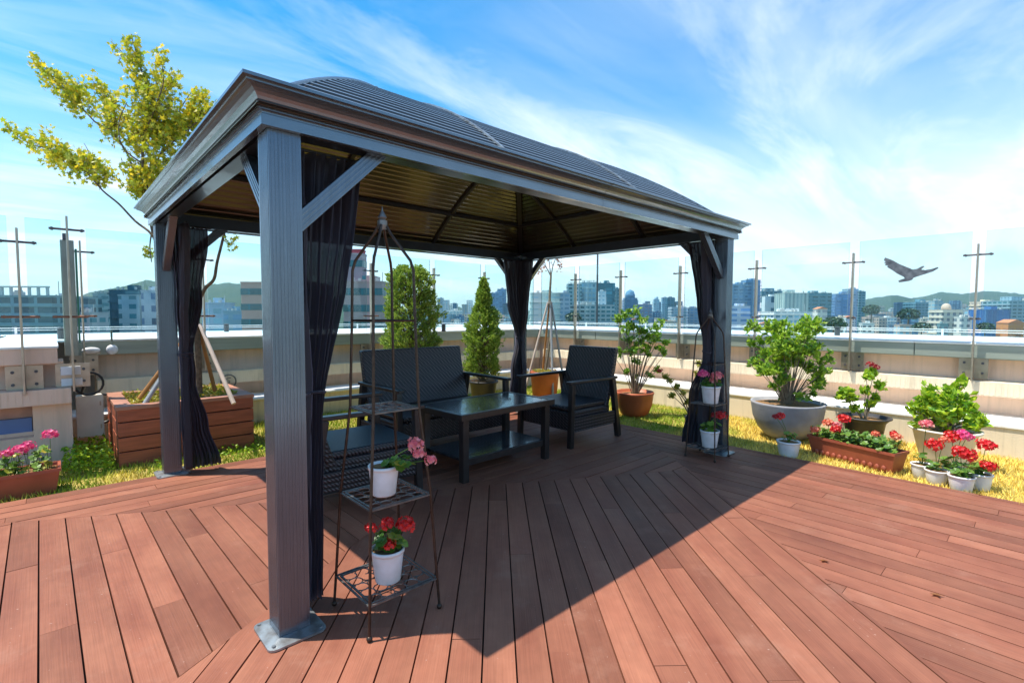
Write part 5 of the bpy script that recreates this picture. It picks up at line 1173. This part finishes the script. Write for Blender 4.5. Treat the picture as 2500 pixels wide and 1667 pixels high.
B(1617, 1630, 727, 950, (.34, .46, .58), lglass, 'pale left half of a twin tower left of the right gazebo post', 4, 6); B(1629, 1648, 727, 940, (.08, .22, .32), teal, 'dark right half of a twin tower left of the right gazebo post', 4, 6)
B(1640, 1676, 750, 700, (.44, .50, .56), lglass, 'pale low block beside the twin tower', 4, 6); B(1680, 1712, 752, 720, (.30, .36, .46), blue, 'blue grey low block behind the small plant stand', 4, 6)
B(1786, 1826, 694, 620, (.20, .34, .48), blue, 'pale blue tower directly right of the right gazebo post', 4, 7); B(1822, 1857, 684, 620, (.14, .28, .44), blue, 'tallest blue tower right of the right gazebo post', 4, 7, roof='box')
B(1786, 1832, 748, 420, (.50, .55, .66), (.14, .26, .50), 'low block with horizontal blue stripes right of the right gazebo post', 4.5, 60, .45, .95)
B(1860, 1920, 711, 700, (.16, .28, .34), teal, 'teal grey slab behind the white arched block', 4, 6); B(1868, 1898, 724, 560, (.72, .76, .76), (.10, .20, .26), 'white block with a dark arched opening above the grey bowl shrub', 60, 60, .9, .22)
B(1916, 1975, 716, 520, (.46, .54, .50), (.26, .36, .36), 'pale concrete block with vertical ribs above the grey bowl shrub', 80, 4, .95, .5); B(1975, 2031, 716, 520, (.10, .26, .32), teal, 'dark teal block right of the ribbed concrete block', 4, 8)
B(1890, 1990, 762, 400, white, lglass, 'long white low block behind the grey bowl shrub', 4, 5)
B(2040, 2078, 718, 700, (.16, .30, .50), (.14, .30, .55), 'mid blue block left of the post beside the bird sticker', 4, 9); B(2070, 2096, 706, 760, (.34, .46, .56), lglass, 'pale tower behind the post beside the bird sticker', 4, 6); B(2098, 2114, 712, 780, (.18, .32, .38), teal, 'narrow teal tower right of the post beside the bird sticker', 4, 6)
B(1996, 2020, 756, 350, (.72, .66, .60), (.30, .28, .3), 'white house with an orange tiled roof right of the grey bowl shrub', 4, 5, roof='gable'); 
B(2236, 2285, 738, 700, (.14, .30, .38), teal, 'teal hillside block behind the bird sticker', 4, 5)
B(2282, 2304, 735, 520, (.40, .46, .46), lglass, 'slim grey tower left of the domed building', 4, 5); B(2302, 2352, 757, 420, (.68, .60, .50), (.14, .16, .2), 'cream building with a domed roof and rows of windows', 4.6, 5, .55, .5, roof='dome')
B(2348, 2374, 775, 400, (.72, .68, .62), (.16, .2, .24), 'white gabled annex right of the domed building', 4.6, 5, .5, .5)
B(2378, 2412, 758, 480, (.40, .44, .46), lglass, 'grey block at the screen post right of the domed building', 4, 5); B(2396, 2436, 737, 620, (.62, .58, .44), (.3, .3, .25), 'cream block on the slope right of the screen post', 4, 5)
B(2408, 2468, 757, 460, (.05, .17, .36), (.03, .13, .34), 'deep blue cladded block near the right edge', 80, 5, .9, .75); B(2466, 2560, 735, 560, (.26, .38, .44), teal, 'tall grey teal block at the right edge of the skyline', 4, 6)
B(2462, 2500, 790, 330, (.68, .26, .09), (.5, .2, .1), 'orange brick house near the right edge', 4, 5, roof='gable')
# small houses filling the valley
rr = random.Random(12); cols = [('white', white), ('cream', cream), ('pale grey', (.5, .52, .54)), ('beige', (.50, .44, .36)), ('pinkish', (.55, .42, .36)), ('blue grey', (.28, .38, .46)), ('teal', (.16, .30, .33)), ('dark blue', (.07, .16, .28))]
segs = [(1060, 1240, 'between the conifers'), (1380, 1660, 'behind the orange bowl shrub'), (1790, 2040, 'behind the grey bowl shrub'), (2040, 2180, 'left of and below the bird sticker'), (2180, 2300, 'below the bird sticker'), (2300, 2560, 'below the hill at the right edge')]
for (sa, sb, where) in segs:
    n = int((sb-sa)/7)
    for i in range(n):
        x = sa+(sb-sa)*(i+rr.random()*.8)/n; wd = rr.uniform(12, 30); cn, cc = rr.choice(cols); yt = rr.choice((rr.uniform(742, 762), rr.uniform(758, 780), rr.uniform(772, 795)))
        if sa == 1060: yt = max(yt, 768)
        d = 300+(800-yt)*14+rr.uniform(-40, 40); k = rr.choice(('box', 'none', 'box', 'gable' if wd < 20 else 'none'))
        B(x, x+wd, yt, d, cc, rr.choice((glas, lglass, (.12, .14, .17))), f'small {cn} city building {where}', 3.6, 4, .5, .55, roof=k, group=f'small {cn} buildings {where}', rot=rr.uniform(-.3, .3), name='city_building')
# mid-rise blocks further back
rr = random.Random(33)
for (sa, sb, where) in ((1000, 1240, 'far behind the conifers'), (1380, 1680, 'far behind the orange bowl shrub'), (1785, 2110, 'far behind the grey bowl shrub'), (2180, 2520, 'on the slope at the foot of the far hill')):
    n = int((sb-sa)/15)
    for i in range(n):
        x = sa+(sb-sa)*(i+rr.random()*.8)/n; cn, cc = rr.choice(cols[:4]+cols[5:]); yt = rr.uniform(733, 756)
        B(x, x+rr.uniform(8, 20), yt, rr.uniform(850, 1350), cc, rr.choice((glas, lglass)), f'distant {cn} block {where}', 4, 6, .5, .6, roof='none', group=f'distant {cn} blocks {where}', rot=rr.uniform(-.3, .3), name='city_building')
# green trees among the houses
leafmat('citytree', (.015, .05, .03), (.05, .10, .04), .1)
random.seed(90)
def far_tree(px, py, d, r, lab):
    p = at(px, py, d); t = empty('far_tree', (p.x, p.y, ZG), lab, 'tree', 'clumped trees in the valley'); mb = MB()
    for i in range(260):
        a = rnd(0, 6.28); z = rnd(-.7, 1); q = math.sqrt(max(0, 1-z*z))*rnd(.5, 1.05); leaf(mb, p+Vector((q*math.cos(a), q*math.sin(a), z*.6))*r, r*.32, aspect=.8)
    mb.build('crown', 'citytree', t); MB().tube([(p.x, p.y, ZG), (p.x, p.y, p.z)], [r*.12, r*.05], 6).build('trunk', 'bark', t)
for k, (px, py, d, r, lab) in enumerate(((2128, 757, 500, 8, 'dark round tree crown left of the bird sticker among low roofs'), (2218, 768, 420, 8, 'dark teal tree crown below the bird sticker'), (2250, 800, 300, 5, 'low tree crown near the rail below the bird sticker'), (2035, 792, 300, 7, 'dark tree crown right of the grey bowl shrub near the coping'), (2405, 800, 320, 5, 'small tree crown near the rail under the deep blue block'), (1400, 775, 420, 7, 'dark tree crown left of the mast'))): far_tree(px, py, d, r, lab)

# ------------------------------------------------------------------ air
hzm = bpy.data.materials.new('haze_air'); hzm.use_nodes = True; nt = hzm.node_tree; nt.nodes.clear()
pv = nt.nodes.new('ShaderNodeVolumePrincipled'); pv.inputs['Color'].default_value = (.62, .88, 1, 1); pv.inputs['Density'].default_value = .00011; pv.inputs['Anisotropy'].default_value = 0.1
ou = nt.nodes.new('ShaderNodeOutputMaterial'); nt.links.new(pv.outputs[0], ou.inputs['Volume'])
tag(MB().box(-5300, -5300, ZG-2, 5300, 5300, 160).build('haze', hzm), 'pale blue haze over the distant city', 'haze', kind='stuff')
